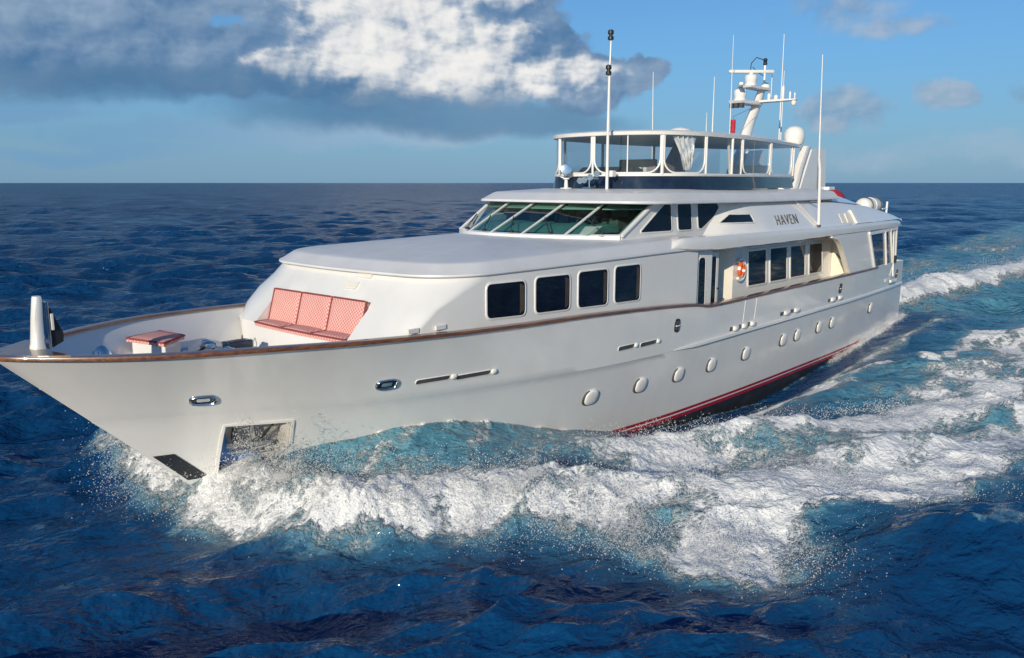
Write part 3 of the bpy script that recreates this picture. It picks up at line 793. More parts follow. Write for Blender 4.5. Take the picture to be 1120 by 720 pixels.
# overhang: full-length moulding along the boat deck edge, pointed at its forward end
ob=lambda x:float(pchip([16.3,16.9,18,20,24,29,34,37.2,38.4],[4.78,4.73,4.66,4.61,4.58,4.60,4.60,4.58,4.60])(x))
ot=lambda x:float(pchip([16.3,16.85,18,26,31,36,37.6,38.4],[4.79,5.085,5.075,5.0,4.97,4.95,4.88,4.68])(x))
oy=lambda x:float(pchip([16.3,17.2,19,30,34,37,38.4],[3.66,3.80,3.86,3.86,3.78,3.66,3.45])(x))
mb=MB()
for sgn in(-1,1):
    rr=[]
    for x in np.concatenate([np.linspace(16.3,18,14),np.linspace(18.2,36.5,50),np.linspace(36.7,38.4,14)]):
        b,t,y=ob(x),ot(x),oy(x); 
        rr.append([(x,sgn*(y-.10),b-.0),(x,sgn*(y-.01),b+.05*min(1,(t-b)*4)),(x,sgn*y,(b+t)/2),(x,sgn*(y-.02),t-.05*min(1,(t-b)*4)),(x,sgn*(y-.07),t),(x,sgn*(y-.42),t+.012),(x,sgn*(y-.9),b+.02)])
    mb.loft(rr,True,True)
part(mb,'overhang_moulding','white',smooth=35)
part(MB().box((25.5,0,4.66),(19.,7.0,.08)),'deck_soffit','cream',smooth=0)

# ---------------- salon, side doors, aft wing
mb=MB(); mb.prism([(21.64,-2.95),(30.7,-2.95),(30.7,2.95),(21.64,2.95)],lambda x,y:(x,y,4.64),lambda x,y:(x,y,1.98))
salon=part(mb,'salon','white',smooth=0)
part(MB().box((19.8,0,3.3),(3.72,3.6,2.66)),'companionway','cream',smooth=0)
for sgn in(-1,1):
    part(MB().prism([(21.0,2.42),(21.66,2.97),(21.75,2.9),(21.1,2.36)],lambda x,y:(x,sgn*y,4.62),lambda x,y:(x,sgn*y,1.98)),'angled_wall','cream',smooth=0)  # turned towards the sun; cream colour adds the warmth of sunlight
for sgn in(-1,1):
    for q in([(22.76,4.29),(24.20,4.28),(24.34,3.06),(22.89,3.08)],[(24.56,4.285),(26.03,4.265),(26.19,3.05),(24.71,3.07)],[(26.38,4.265),(27.76,4.25),(27.94,3.05),(26.54,3.07)],[(28.22,4.245),(29.54,4.225),(29.74,3.04),(28.39,3.06)]):
        wall_window(round_poly(q,.05),lambda x,z:2.95,yacht,side=sgn,frame=.08,proud=.03)
    # forward-facing bulkhead that closes the side deck aft, its door line and latch
    part(MB().prism([(2.95,1.98),(3.72,1.98),(3.72,4.6),(2.95,4.6)],lambda y,z:(30.72,sgn*y,z),lambda y,z:(30.82,sgn*y,z)),'wing_bulkhead','cream',smooth=0)  # sunlight on this face is put into its cream colour
    part(MB().bar((30.70,sgn*3.16,3.72),(30.70,sgn*3.36,3.52),.03,.03),'bulkhead_latch','darkgrey',smooth=0)
    # outer wing with the arched opening
    arch=[(28.3,4.66),(28.3,4.55),(28.9,4.46),(29.35,4.22),(29.75,3.85),(30.2,3.35),(30.55,2.95),(30.55,2.90),(33.78,2.90),(33.72,3.05),(32.75,4.45),(33.0,4.66)]
    part(MB().prism(arch,lambda x,z:(x,sgn*(oy(x)-.04),z),lambda x,z:(x,sgn*(oy(x)-.14),z)),'aft_wing','white',smooth=0,bevel=.02)
    edge=[(28.3,4.56),(28.9,4.47),(29.35,4.23),(29.75,3.86),(30.2,3.36),(30.56,2.96)]
    part(MB().loft([[(x+a,sgn*(oy(x)+b),z+c) for a,b,c in((0,-.02,0),(-.05,-.02,-.02),(-.05,-.22,-.02),(0,-.22,0))] for x,z in edge],True,True),'arch_trim','cream',smooth=30)
    # glazed end of the aft deck: three panes and their posts
    fy=lambda x:oy(x)-.02 if x<37 else oy(37)-.02-(x-37)*.25
    fr=MB()
    for a,b,w in(((32.68,4.50),(37.0,4.55),.13),((33.80,2.92),(37.7,2.94),.09),((32.70,4.52),(33.82,2.90),.12),((34.98,4.52),(35.55,2.93),.06),((35.85,4.52),(36.6,2.93),.06),((36.9,4.55),(37.62,2.94),.08)):
        fr.bar((a[0],sgn*fy(a[0]),a[1]),(b[0],sgn*fy(b[0]),b[1]),w,.09,up=(0,1,0))
    part(fr,'aft_window_frame','trim',bevel=.012)
    for q in([(32.95,4.45),(34.98,4.47),(35.52,2.97),(33.86,2.97)],[(35.88,4.47),(36.88,4.5),(37.58,2.98),(36.62,2.98)],[(35.0,4.47),(35.84,4.47),(36.58,2.98),(35.56,2.98)]):
        part(MB().add([(x,sgn*(fy(x)-.03),z) for x,z in q],[(0,1,2,3)]),'aft_window','sternglass',smooth=0)
    # doorway with two narrow lights, a white post between and the door leaf with its handle
    part(MB().prism([(17.93,1.98),(19.0,1.98),(19.0,4.62),(17.93,4.62)],lambda x,z:(x,sgn*3.56,z),lambda x,z:(x,sgn*3.48,z)),'door_frame','trim',smooth=0)
    wall_window(round_poly([(18.14,4.42),(18.56,4.41),(18.60,2.85),(18.14,2.87)],.16),lambda x,z:3.56,yacht,name='door_light',frame=.03,side=sgn)
    dl=part(MB().prism([(19.02,2.0),(19.76,2.0),(19.76,4.5),(19.02,4.5)],lambda x,z:(x,sgn*3.40,z),lambda x,z:(x,sgn*3.34,z)),'side_door','trim',smooth=0,bevel=.01)
    wall_window(round_poly([(19.16,4.38),(19.58,4.37),(19.58,2.7),(19.16,2.72)],.12),lambda x,z:3.40,dl,frame=.03,side=sgn)
    MB().tube([(19.7,sgn*3.41,3.34),(19.7,sgn*3.46,3.34),(19.62,sgn*3.46,3.32)],.018,8).build('handle','black',dl)
# transom bulwark top and aft deck back wall
part(MB().box((38.52,0,2.4),(.12,6.9,1.1)),'transom_bulwark','white',bevel=.03)
part(MB().box((33.4,0,3.25),(.1,6.6,2.6)),'aft_bulkhead','cream',smooth=0)
# bulwark side vent (smoked) and lettering
def unrake(X,z):
    x=X
    for _ in range(12): x=X-(z-4.98)*1.12*max(0,min(1,(22.6-x)/3.1))
    return x
def bul_y(X,z):
    x=unrake(X,z); return ybot(x)+(ytop(x)-ybot(x))*(z-4.98)/1.05+.004
for sgn in(-1,1):
    vx=np.linspace(20.24,22.05,26); zlo=lambda x:5.375-.012*(x-20.24); zhi=lambda x:min(5.375+(x-20.24)*.50+.01,5.655-.02*(x-20.8),5.345+(22.05-x)*2.2+.01)
    for nm,mm_,gx_,h in(('vent_window','darkglass',0.,.022),):
        rr_=[[(x,sgn*(bul_y(x,zlo(x)*(1-k)+zhi(x)*k)+h),zlo(x)*(1-k)+zhi(x)*k) for k in(0,.25,.5,.75,1)] for x in vx]
        vw=part(MB().loft(rr_,False,False),nm,mm_,smooth=60)
    lp=[(x,zhi(x)) for x in vx]+[(x,zlo(x)) for x in vx[::-1]]
    MB().tube([(x,sgn*(bul_y(x,z)+.02),z) for x,z in lp]+[(lp[0][0],sgn*(bul_y(*lp[0])+.02),lp[0][1])],.022,6,caps=False).build('window_frame','trim',vw,smooth=60)
    part(MB().prism([(29.8,5.43),(31.15,5.44),(31.2,5.02),(29.86,5.06)],lambda x,z:(x,sgn*(bul_y(x,z)+.012),z),lambda x,z:(x,sgn*(bul_y(x,z)-.05),z)),'light_niche','cream',smooth=0)
    part(MB().prism([(31.1,5.55),(31.3,5.56),(31.75,4.99),(31.3,4.99)],lambda x,z:(x,sgn*(bul_y(x,z)+.10),z),lambda x,z:(x,sgn*(bul_y(x,z)-.05),z)),'step_fin','trim',smooth=0)
    part(MB().bar((30.4,sgn*(bul_y(30.4,5.4)+.02),5.44),(30.45,sgn*(bul_y(30.45,5.05)+.02),5.05),.05,.03,up=(0,1,0)),'niche_divider','trim',smooth=0)
    # two-line seam from the flybridge down to the whip aerial's foot
    part(MB().bar((25.8,sgn*(ytop(25.8)+.02),6.05),(27.4,sgn*(bul_y(27.4,5.0)+.01),5.0),.05,.025,up=(0,1,0)),'side_seam','trim',smooth=0)
    cu=bpy.data.curves.new('t','FONT'); cu.body='HAVEN'; cu.size=.56; cu.extrude=.015; cu.offset=-.012; cu.space_character=1.22; cu.align_x='CENTER'; cu.shear=0
    to=bpy.data.objects.new('t',cu); C.objects.link(to); bpy.context.view_layer.update()
    me=bpy.data.meshes.new_from_object(to.evaluated_get(bpy.context.evaluated_depsgraph_get())); bpy.data.objects.remove(to)
    me.name='ship_name'; me.materials.clear(); me.materials.append(M['grey'])
    slope=math.atan2(3.68-3.2,1.05)
    for v in me.vertices:
        x=24.58+v.co.x*.92*(-sgn); z=5.205+v.co.y*math.cos(slope)
        v.co=Vector((x,sgn*(bul_y(x,z)+.02+v.co.z),z))
    ln=bpy.data.objects.new('ship_name',me); C.objects.link(ln); ln.parent=yacht; ln.matrix_parent_inverse=Matrix.Translation(-yacht.location)

# ---------------- flybridge enclosure
RP=smooth_path(ROOF,60)
def roof_ring(k,z,crown=0.,aft=None):
    """outline scaled about its middle, starboard aft -> nose -> port aft"""
    c=23.5; pts=[((x-c)*k+c,y*k) for x,y in RP]
    port=[(x,-y,z+crown*(1-(y/2.9)**2)) for x,y in pts]; star=[(x,y,z+crown*(1-(y/2.9)**2)) for x,y in pts[1:]]
    return star[::-1]+port
part(closed_loft([roof_ring(.93,8.15),roof_ring(.985,8.125),roof_ring(1.0,8.14),roof_ring(1.003,8.24),roof_ring(.985,8.285),roof_ring(.9,8.30,.03),roof_ring(.6,8.31,.06),roof_ring(.3,8.32,.07)]),'hardtop','trim',smooth=50)
part(closed_loft([roof_ring(.925,8.135),roof_ring(.925,8.148)]),'headliner','head',smooth=0)
ZR=6.93
cut_aft=lambda r:[p for p in r if p[0]<29.4]
mb=MB(); r0=cut_aft(roof_ring(1.0,6.46)); r1=cut_aft(roof_ring(.985,ZR-.05)); r2=[(p[0]*1.0,p[1]*.985,p[2]) for p in r1]
mb.loft([r0,r1,[(x+.03,y*.985,z) for x,y,z in r1],[(x+.03,y*.985,z) for x,y,z in r0]],False,False)
part(mb,'wind_deflector','navyacrylic',smooth=40)
part(MB().loft([[(x,y*s,z+h) for x,y,z in cut_aft(roof_ring(.985,ZR))] for s,h in((1.012,-.05),(1.018,.0),(1.012,.035),(.975,.035),(.97,-.05))]+[[(x,y*1.012,z-.05) for x,y,z in cut_aft(roof_ring(.985,ZR))]],False,False),'coaming_rail','trim',smooth=40)
part(MB().loft([cut_aft(roof_ring(.978,ZR+.03)),cut_aft(roof_ring(.978,8.17))],False,False),'clear_curtain','clear',smooth=60)
# enclosure frames: U-shaped tubes between double posts
RQ=smooth_path(ROOF,600); 
def edge_at(s,side,k=.985):
    """point of the outline s metres round from the nose"""
    d=np.r_[0,np.cumsum(np.linalg.norm(np.diff(RQ,axis=0),axis=1))]
    x=np.interp(s,d,RQ[:,0]);y=np.interp(s,d,RQ[:,1]); return ((x-23.5)*k+23.5,side*y*k)
def s_of(x):
    d=np.r_[0,np.cumsum(np.linalg.norm(np.diff(RQ,axis=0),axis=1))]; return float(np.interp(x,RQ[:,0],d))
def P3(s,z):
    x,y=edge_at(abs(s),-1 if s<0 else 1); return (x,y,z)
def uframe(s0,s1,rad=.42,r=.028):
    """tube: down at s0, round the lower corners, up at s1"""
    z0=ZR+.05; zt=8.18; L=s1-s0; rad=min(rad,L*.45); pts=[(s0,zt),(s0,7.6),(s0,z0+rad)]
    for k in range(1,7):
        a=R(90*k/6); pts.append((s0+rad*(1-math.cos(a)),z0+rad*(1-math.sin(a))))
    n=max(2,int(L/.35))
    for k in range(1,n): pts.append((s0+rad+(L-2*rad)*k/n,z0))
    for k in range(0,7):
        a=R(90*k/6); pts.append((s1-rad*(1-math.sin(a)),z0+rad*(1-math.cos(a))))
    pts+=[(s1,z0+rad),(s1,7.6),(s1,zt)]
    return MB().tube([P3(*p) for p in pts],r,8)
sP=[-.03,-1.95,-3.95]
segs=[(-s_of(19.85),-s_of(18.16)-.06),(-s_of(18.16)+.06,-.10),(.02,1.62),(1.74,3.6),(3.7,6.2),(6.3,9.5),(-s_of(25.2),-s_of(22.4)),(-s_of(28.8),-s_of(25.4))]
for a,b in segs: part(uframe(a,b),'curtain_frame','trim')
for s,w in((-.04,.05),(-s_of(18.16),.07),(-s_of(19.93),.05),(-s_of(21.6),.06),(-s_of(22.3),.035),(-s_of(25.3),.04),(1.68,.05),(3.65,.05),(6.25,.05),(9.55,.05),(-s_of(17.56),.03),(-s_of(29.2),.04)):
    part(MB().tube([P3(s,ZR),P3(s,8.18)],w*.75,8),'roof_post','trim')
part(MB().tube([(22.0,-2.55,6.5),(21.8,-2.5,8.15)],.05,8),'roof_post','trim')
# helm console, settees and a back bar inside
part(MB().prism([(18.3,6.45),(18.35,7.0),(18.7,7.2),(19.1,7.1),(19.1,6.45)],lambda x,z:(x,-.9,z),lambda x,z:(x,1.3,z)),'helm_console','darkgrey',bevel=.03)
hs2=part(MB().box((20.1,.2,6.85),(.6,1.5,.7)),'helm_bench','trim',bevel=.06)
MB().box((20.45,.2,7.2),(.16,1.5,.55)).build('bench_back','tan',hs2,bevel=.05)
part(MB().box((24.6,1.3,6.72),(3.4,1.1,.5)).box((24.6,1.8,7.05),(3.4,.2,.6)),'settee','trim',bevel=.05)
part(MB().box((27.5,-.6,6.9),(.7,1.6,.9)),'bar_counter','trim',bevel=.03)
# bunched clear curtain, coloured white to stand in for the sun's glint
rb=MB(); rows_=[]
for j in range(9):
    t=j/8; row=[]
    for i in range(15):
        s=-s_of(18.9)+(i/14-.5)*(1.0-.72*t)-.12*t; z=8.12-1.05*t; x,y=edge_at(abs(s),-1,.96); w=.05*math.sin(i*1.9+j*.8)+.03*math.sin(i*4.1)
        row.append((x+w,y+w,z))
    rows_.append(row)
rb.loft(rows_,False,False)
cu_=rb.build('gathered_curtain','vinylroll',None,smooth=70); tag(cu_,'plastic curtain gathered under the flybridge roof, coloured white like a flash of sun','curtain')
part(MB().prism([(19.9,6.95),(21.6,6.95),(21.6,8.15),(21.0,8.15)],lambda x,z:(x,-1.02,z),lambda x,z:(x,-.98,z)),'shaded_structure','tan',smooth=0)  # added tan panel, coloured like a roof structure standing in shade
# leaning arch leg and the fin behind it
for sgn in(-1,1):
    part(MB().loft([[(x+a,sgn*(y+b),z) for a,b in((-.22,-.12),(.0,-.17),(.25,-.12),(.25,.12),(0,.17),(-.22,.12))] for x,y,z in((29.65,1.55,6.38),(30.2,1.52,7.3),(30.95,1.48,8.22))],True,True),'arch_leg','trim',smooth=40,bevel=.02)
    part(MB().prism(round_poly([(30.15,6.3),(31.25,8.1),(32.85,8.18),(33.05,6.3)],.06),lambda x,z:(x,sgn*1.62,z),lambda x,z:(x,sgn*1.30,z)),'arch_fin','white',smooth=0,bevel=.03)
part(MB().box((33.25,-1.6,6.42),(.7,.5,.16)),'fin_foot','trim',bevel=.04)

# ---------------- mast with radars, domes, aerials
mast=MB().loft([[(x+a*k,b*k,z) for a,b in((-.42,0),(-.25,.17),(.15,.19),(.38,.0),(.15,-.19),(-.25,-.17))] for x,z,k in((28.0,8.25,1.),(28.6,9.2,.88),(29.2,10.0,.76),(29.55,10.55,.62))],True,True)
ms=part(mast,'radar_mast','trim',smooth=50)
def mast_piece(mb,name,m,**k): return mb.build(name,m,ms,**k)
mast_piece(MB().loft([[(29.0+a,y,9.98+h) for a,h in((-.26,-.03),(-.22,.06),(.22,.06),(.26,-.03))] for y in(-.05,-1.0)]+[[(29.05+a,-1.75,9.98+h) for a,h in((-.13,.0),(-.11,.05),(.11,.05),(.13,.0))]],True,True),'spreader','trim',bevel=.015)
mast_piece(MB().loft([[(29.0+a,y,9.98+h) for a,h in((-.26,-.03),(-.22,.06),(.22,.06),(.26,-.03))] for y in(.05,.9)],True,True),'spreader','trim',bevel=.015)
mast_piece(MB().prism([(27.2,9.83),(27.1,9.93),(29.0,10.03),(29.1,9.85)],lambda x,z:(x,-.28,z),lambda x,z:(x,.28,z)),'radar_platform','trim',bevel=.015)
mast_piece(MB().prism([(28.0,10.50),(27.95,10.58),(29.9,10.62),(29.9,10.5)],lambda x,z:(x,-.25,z),lambda x,z:(x,.25,z)),'radar_platform','trim',bevel=.015)
for (x,z,ang,L) in((27.55,9.95,R(28),1.9),(28.45,10.6,R(-48),1.85)):
    rd=part(MB().lathe([(.24,0),(.25,.05),(.22,.12),(.24,.16),(.25,.38),(.20,.44),(.09,.46),(.09,.52)],(x,0,z),n=20),'radar_pedestal','trim',parent=ms,smooth=50) if False else MB().lathe([(.24,0),(.25,.05),(.22,.12),(.24,.16),(.25,.38),(.20,.44),(.09,.46),(.09,.52)],(x,0,z),n=20).build('open_array_radar','trim',ms,smooth=50)
    d=Vector((math.cos(ang),math.sin(ang),0)); c=Vector((x,0,z+.57))
    o=MB().loft([[c+d*s*L/2+Vector((-d.y,d.x,0))*a*k+Vector((0,0,h*k)) for a,h in((-.09,-.055),(.09,-.055),(.10,.0),(.06,.06),(-.06,.06),(-.10,0))] for s,k in((-1.,.75),(-.94,1),(.94,1),(1.,.75))],True,True).build('radar_array','trim',ms,smooth=40)
mast_piece(MB().lathe([(.17,0),(.20,.06),(.19,.16),(.11,.25),(.02,.28)],(29.85,0,10.58),n=18),'satcom_dome','trim',smooth=60)
mast_piece(MB().tube([(29.72,0,10.55),(29.72,0,11.55)],.045,8),'mast_pole','trim')
mast_piece(MB().lathe([(.06,0),(.085,.03),(.085,.10),(.06,.13),(.085,.16),(.085,.24),(.05,.28)],(29.72,0,11.55),n=12),'masthead_light','black',smooth=40)
mast_piece(MB().tube([(29.7,0,11.75),(29.4,.25,11.85),(29.15,.35,11.6),(29.1,.35,11.3)],.018,6).tube([(29.7,0,11.1),(29.45,.2,11.25),(29.2,.3,11.45)],.014,6),'wind_sensor','black')
for y,h,r_ in((-.55,.28,.07),(-.85,.2,.09),(-1.15,.55,.06),(-1.45,.30,.04),(-1.65,.25,.03),(.5,.4,.03),(.75,.3,.06)):
    mast_piece(MB().lathe([(r_*.6,0),(r_,.05),(r_,h*.8),(r_*.6,h)],(29.05,y,10.03),n=10),'gps_aerial','trim',smooth=40)
mast_piece(MB().lathe([(.08,0),(.10,-.05),(.10,-.16),(.04,-.22)],(29.05,-1.62,9.98),n=12),'deck_light','trim',smooth=50)
for y in(-.22,0,.2): mast_piece(MB().box((27.3,y,9.74),(.22,.14,.18)),'flood_light','darkgrey',bevel=.02)
mast_piece(MB().tube([(29.35,-.5,10.0),(29.35,-.5,11.1)],.018,6),'stub_aerial','trim')
# domes on the hardtop
part(MB().lathe([(.36,0),(.38,.05),(.40,.10),(.42,.26),(.42,.42),(.38,.57),(.29,.68),(.16,.74),(.02,.76)],(30.3,-1.2,8.28),n=28),'satellite_dome','trim',smooth=60)
part(MB().lathe([(.44,0),(.45,.06),(.38,.15),(.2,.22),(.02,.245)],(22.9,.0,8.44),n=24).lathe([(.2,-.1),(.2,.02)],(22.9,0,8.44),n=16),'small_dome','trim',smooth=60)
# whip aerials: foot, tapered rod
def whip(x,y,z0,z1,r=.028,dx=0.,parent=None):
    w=part(MB().tube([(x,y,z0),(x+dx*.3,y,z0+(z1-z0)*.3),(x+dx,y,z1)],[r,r*.85,r*.4],8),'whip_aerial','trim',smooth=60)
    MB().lathe([(r*1.8,0),(r*1.8,.08),(r*1.2,.14)],(x,y,z0),n=10).build('aerial_foot','steel',w)
whip(31.5,0,8.3,13.02,.035,-.05); whip(31.9,.1,8.3,11.55,.03,.0); whip(25.35,0,8.38,10.68,.028); whip(24.95,.05,8.38,9.32,.02); whip(27.2,.2,8.35,12.46,.022,-.05)
whip(20.4,1.4,8.33,10.55,.025)
w=part(MB().tube([(27.2,-3.68,4.98),(27.0,-3.66,7.2),(26.9,-3.64,7.6)],[.06,.055,.05],10),'whip_aerial','trim',smooth=60)
MB().tube([(26.9,-3.64,7.6),(26.72,-3.6,11.3)],[.032,.014],8).build('aerial_tip','trim',w)
MB().box((27.2,-3.68,5.02),(.14,.12,.16)).build('aerial_foot','darkgrey',w,bevel=.02)
MB().bar((27.0,-3.3,5.98),(27.12,-3.66,5.98),.05,.04).build('aerial_bracket','darkgrey',w)
w=part(MB().tube([(27.2,3.68,4.98),(26.9,3.64,7.6)],[.06,.05],10).tube([(26.9,3.64,7.6),(26.72,3.6,11.3)],[.032,.014],8),'whip_aerial','trim',smooth=60)
# tall signal pole with two lanterns in front of the flybridge
px,py=16.95,-.95
pz=lambda v:None
pole=part(MB().tube([(px,py,6.47),(px,py,8.35),(px+.02,py,9.9)],[.05,.045,.04],10).tube([(px+.02,py,9.9),(px+.07,py,10.95)],[.03,.025],8),'signal_pole','trim',smooth=60)
for z in(9.98,11.0):
    MB().lathe([(.06,-.10),(.09,-.08),(.09,.0),(.055,.02),(.055,.06),(.09,.08),(.09,.17),(.05,.2)],(px+.05 if z>10.5 else px-.03,py,z),n=12).build('signal_lantern','black',pole,smooth=40)
# searchlight on its pedestal
sx,sy,sz=17.35,.95,6.46
sl=part(MB().lathe([(.20,-.02),(.20,.05),(.07,.07),(.055,.30),(.11,.33),(.11,.37)],(sx,sy,sz),n=18),'searchlight','trim',smooth=40)
ax=Vector((-.75,-.62,.08)).normalized(); c=Vector((sx,sy,sz+.62))
MB().lathe([(.02,-.22),(.10,-.20),(.14,-.08),(.16,.04),(.17,.10),(.17,.13)],c,ax,n=22).lathe([(.165,.125),(.18,.11),(.18,.155),(.15,.16)],c,ax,n=22).build('lamp_drum','steel',sl,smooth=50)
MB().lathe([(.155,.13),(.11,.09),(.05,.04),(.02,.03)],c,ax,n=22).build('lamp_reflector','steel',sl,smooth=60)
MB().tube([c+Vector((-.12,.15,0)),c+Vector((-.12,.15,-.2)),c+Vector((0,0,-.27)),c+Vector((.12,-.15,-.2)),c+Vector((.12,-.15,0))],.03,8).build('yoke','steel',sl)
# horn cluster
hx,hy=16.85,-.35
hn=part(MB().box((hx,hy,6.51),(.30,.34,.07)).tube([(hx,hy,6.5),(hx,hy,6.85)],.03,8).bar((hx,hy-.35,6.8),(hx,hy+.42,6.8),.04,.04),'horn_stand','steel',bevel=.008)
for dy,dz,L in((-.30,.12,.42),(-.02,.02,.34),(.22,-.06,.30),(.40,-.08,.26)):
    MB().lathe([(.035,0),(.03,L*.5),(.045,L*.75),(.10,L)],(hx+.18,hy+dy,6.82+dz),(-.9,-.3,.0),n=16).build('horn','steel',hn,smooth=50)
part(MB().box((17.15,-.95,6.95),(.22,.26,.20)),'pole_clamp','trim',bevel=.03)

# ---------------- bow fittings
part(MB().loft([[(.80+a*k+t*.05,b*k,z) for a,b in((-.085,-.12),(-.02,-.15),(.075,-.12),(.10,.0),(.075,.12),(-.02,.15),(-.085,.12),(-.115,0))] for z,k,t in((3.70,1.12,0),(3.80,1.12,0),(3.84,1.0,0),(4.3,.84,.6),(4.66,.72,1.2),(4.70,.62,1.2))],True,True),'bow_post','trim',smooth=50)
bp=part(MB().box((.99,.02,4.16),(.05,.16,.86)),'bow_post_track','steel',bevel=.008)
part(MB().prism([(1.02,4.46),(1.05,4.47),(1.24,4.0),(1.23,3.84),(1.02,3.74)],lambda x,z:(x,-.03,z),lambda x,z:(x,.05,z)),'post_bracket','black',bevel=.01)
part(MB().box((1.06,-.02,4.22),(.05,.10,.30)),'post_plate','trim',bevel=.01)
# chrome fairlead bell on the port bulwark
bl=part(MB().lathe([(.20,0),(.205,.06),(.19,.18),(.15,.30),(.08,.38),(.02,.405)],(2.05,.42,3.18),n=22),'deck_bell','steel',smooth=60)
part(MB().box((2.05,.42,2.96),(.34,.34,.44)),'bell_base','white',bevel=.03)
# deck hatch box that carries the sun pad
hb=part(MB().prism([(3.18,1.70),(3.95,2.0),(4.02,1.2),(3.44,.70)],lambda x,y:(x,y,3.32),lambda x,y:(x,y,2.8)),'hatch_box','white',smooth=0,bevel=.04)
# windlasses and cleats
for x,y in((4.72,1.30),(4.6,.2)):
    wl=part(MB().lathe([(.20,0),(.20,.08),(.11,.12),(.10,.20),(.16,.27),(.16,.32),(.11,.36),(.02,.38)],(x,y,2.80),n=20),'windlass','steel',smooth=40)
    MB().lathe([(.05,-.3),(.14,-.28),(.09,-.18),(.09,.1),(.15,.2),(.15,.26)],(x,y,3.02),(.3,1,0),n=16).build('warping_drum','steel',wl,smooth=40)
    MB().tube([(x,y,3.08),(x-.3,y-.1,3.0),(x-.8,y-.25,2.9)],.025,6).build('chain','darkgrey',wl)
for x,y in((5.6,1.9),(4.3,1.9)):
    part(MB().tube([(x-.22,y,2.95),(x+.22,y,2.95)],.035,8).tube([(x-.09,y,2.78),(x-.09,y,2.95)],.03,8).tube([(x+.09,y,2.78),(x+.09,y,2.95)],.03,8),'cleat','steel')
lk=part(MB().box((5.35,1.15,2.96),(.62,.30,.30)),'deck_locker','navyacrylic',bevel=.03)
part(MB().tube([(5.75,1.6,2.78),(5.75,1.6,3.0),(5.80,1.7,3.1),(5.84,1.8,3.0),(5.84,1.8,2.78)],.018,8),'grab_rail','steel')

# ---------------- loose things
def pad(name,pts_in,label,cat,group,h=.1,mname='fabric'):
    """cushion: quad corners (front-left, front-right, back-right, back-left) with thickness along its normal"""
    p=[Vector(q) for q in pts_in]; n=(p[1]-p[0]).cross(p[3]-p[0]).normalized()
    NX,NY=14,8; mb=MB(); 
    def S(u,v): 
        return (p[0]*(1-u)+p[1]*u)*(1-v)+(p[3]*(1-u)+p[2]*u)*v
    top=[];ed=.028
    for j in range(NY+1):
        for i in range(NX+1):
            u=i/NX;v=j/NY; e=min(u,1-u,v,1-v); puff=h+.022*math.sin(math.pi*u)**.6*math.sin(math.pi*v)**.6
            k=1. if e>0 else .72
            top.append(S(u,v)+n*puff*k)
    fs=[(j*(NX+1)+i,j*(NX+1)+i+1,(j+1)*(NX+1)+i+1,(j+1)*(NX+1)+i) for j in range(NY) for i in range(NX)]
    per=[i for i in range(NX+1)]+[j*(NX+1)+NX for j in range(1,NY+1)]+[NY*(NX+1)+i for i in range(NX-1,-1,-1)]+[j*(NX+1) for j in range(NY-1,0,-1)]
    base=[S((k%(NX+1))/NX,(k//(NX+1))/NY) for k in per]; m=len(top)
    mb.add(top+base,fs+[(per[k],m+k,m+(k+1)%len(per),per[(k+1)%len(per)]) for k in range(len(per))]+[tuple(m+k for k in range(len(per)))])
    o=mb.build(name,mname,None,smooth=50); tag(o,label,cat,group)
    for loop in(per,):
        MB().tube([top[k]+n*.004 for k in loop]+[top[loop[0]]+n*.004],.024,6,caps=False).build('piping','piping',o)
    return o
xfr=lambda y:6.2+.12*(y/2.38)**2-.03
yb_=[1.86,.70,-.48,-1.70]
where=['farther end, away from the rail','middle','nearer end, next to the rail']
for i in range(3):
    y0,y1=yb_[i]-.002,yb_[i+1]+.002
    pad('seat_cushion',[(xfr(y0),y0,3.265),(xfr(y1),y1,3.265),(6.68,y1,3.265),(6.68,y0,3.265)][::-1] if False else [(xfr(y1),y1,3.265),(6.66,y1,3.265),(6.66,y0,3.265),(xfr(y0),y0,3.265)],
        ['red and white seat cushion at the left end of the bow sofa','red and white seat cushion in the middle of the bow sofa','red and white seat cushion at the right end of the bow sofa'][i],'cushion','cushions on the bow sofa',h=.115)
    z0,z1=3.30,4.09; bx0,bx1=6.705,6.925
    pad('back_cushion',[(bx0,y0,z0),(bx0,y1,z0),(bx1,y1,z1),(bx1,y0,z1)],
        ['upright red and white back cushion at the left end of the bow sofa','upright red and white back cushion in the middle of the bow sofa','upright slant-sided red and white back cushion at the right end of the bow sofa'][i],'cushion','cushions on the bow sofa',h=.11)
pad('sun_pad',[(3.12,1.78,3.325),(3.38,.62,3.325),(4.10,1.16,3.325),(4.01,2.08,3.325)],'flat red and white diamond-shaped pad on the white hatch box near the bow','sun pad',None,h=.10)
# lifebuoy in its white bracket on the salon wall
lb=empty('lifebuoy',(22.1,-2.98,3.72),'orange lifebuoy with white bands in a white bracket on the wall beside the salon windows','lifebuoy')
c=Vector((22.1,-3.06,3.72))
for k in range(4):
    for a0,a1,m,nm in((0,62,'orange','ring_section'),(62,90,'trim','ring_band')):
        pts=[c+Vector((math.cos(R(90*k+a0+(a1-a0)*i/8))*.17,0,math.sin(R(90*k+a0+(a1-a0)*i/8))*.21)) for i in range(9)]
        MB().tube(pts,.068 if m=='orange' else .071,10).build(nm,m,lb)
MB().tube([c+Vector((math.cos(R(a))*.31,.03,math.sin(R(a))*.37)) for a in range(-130,135,12)],.06,8).build('bracket','trim',lb)
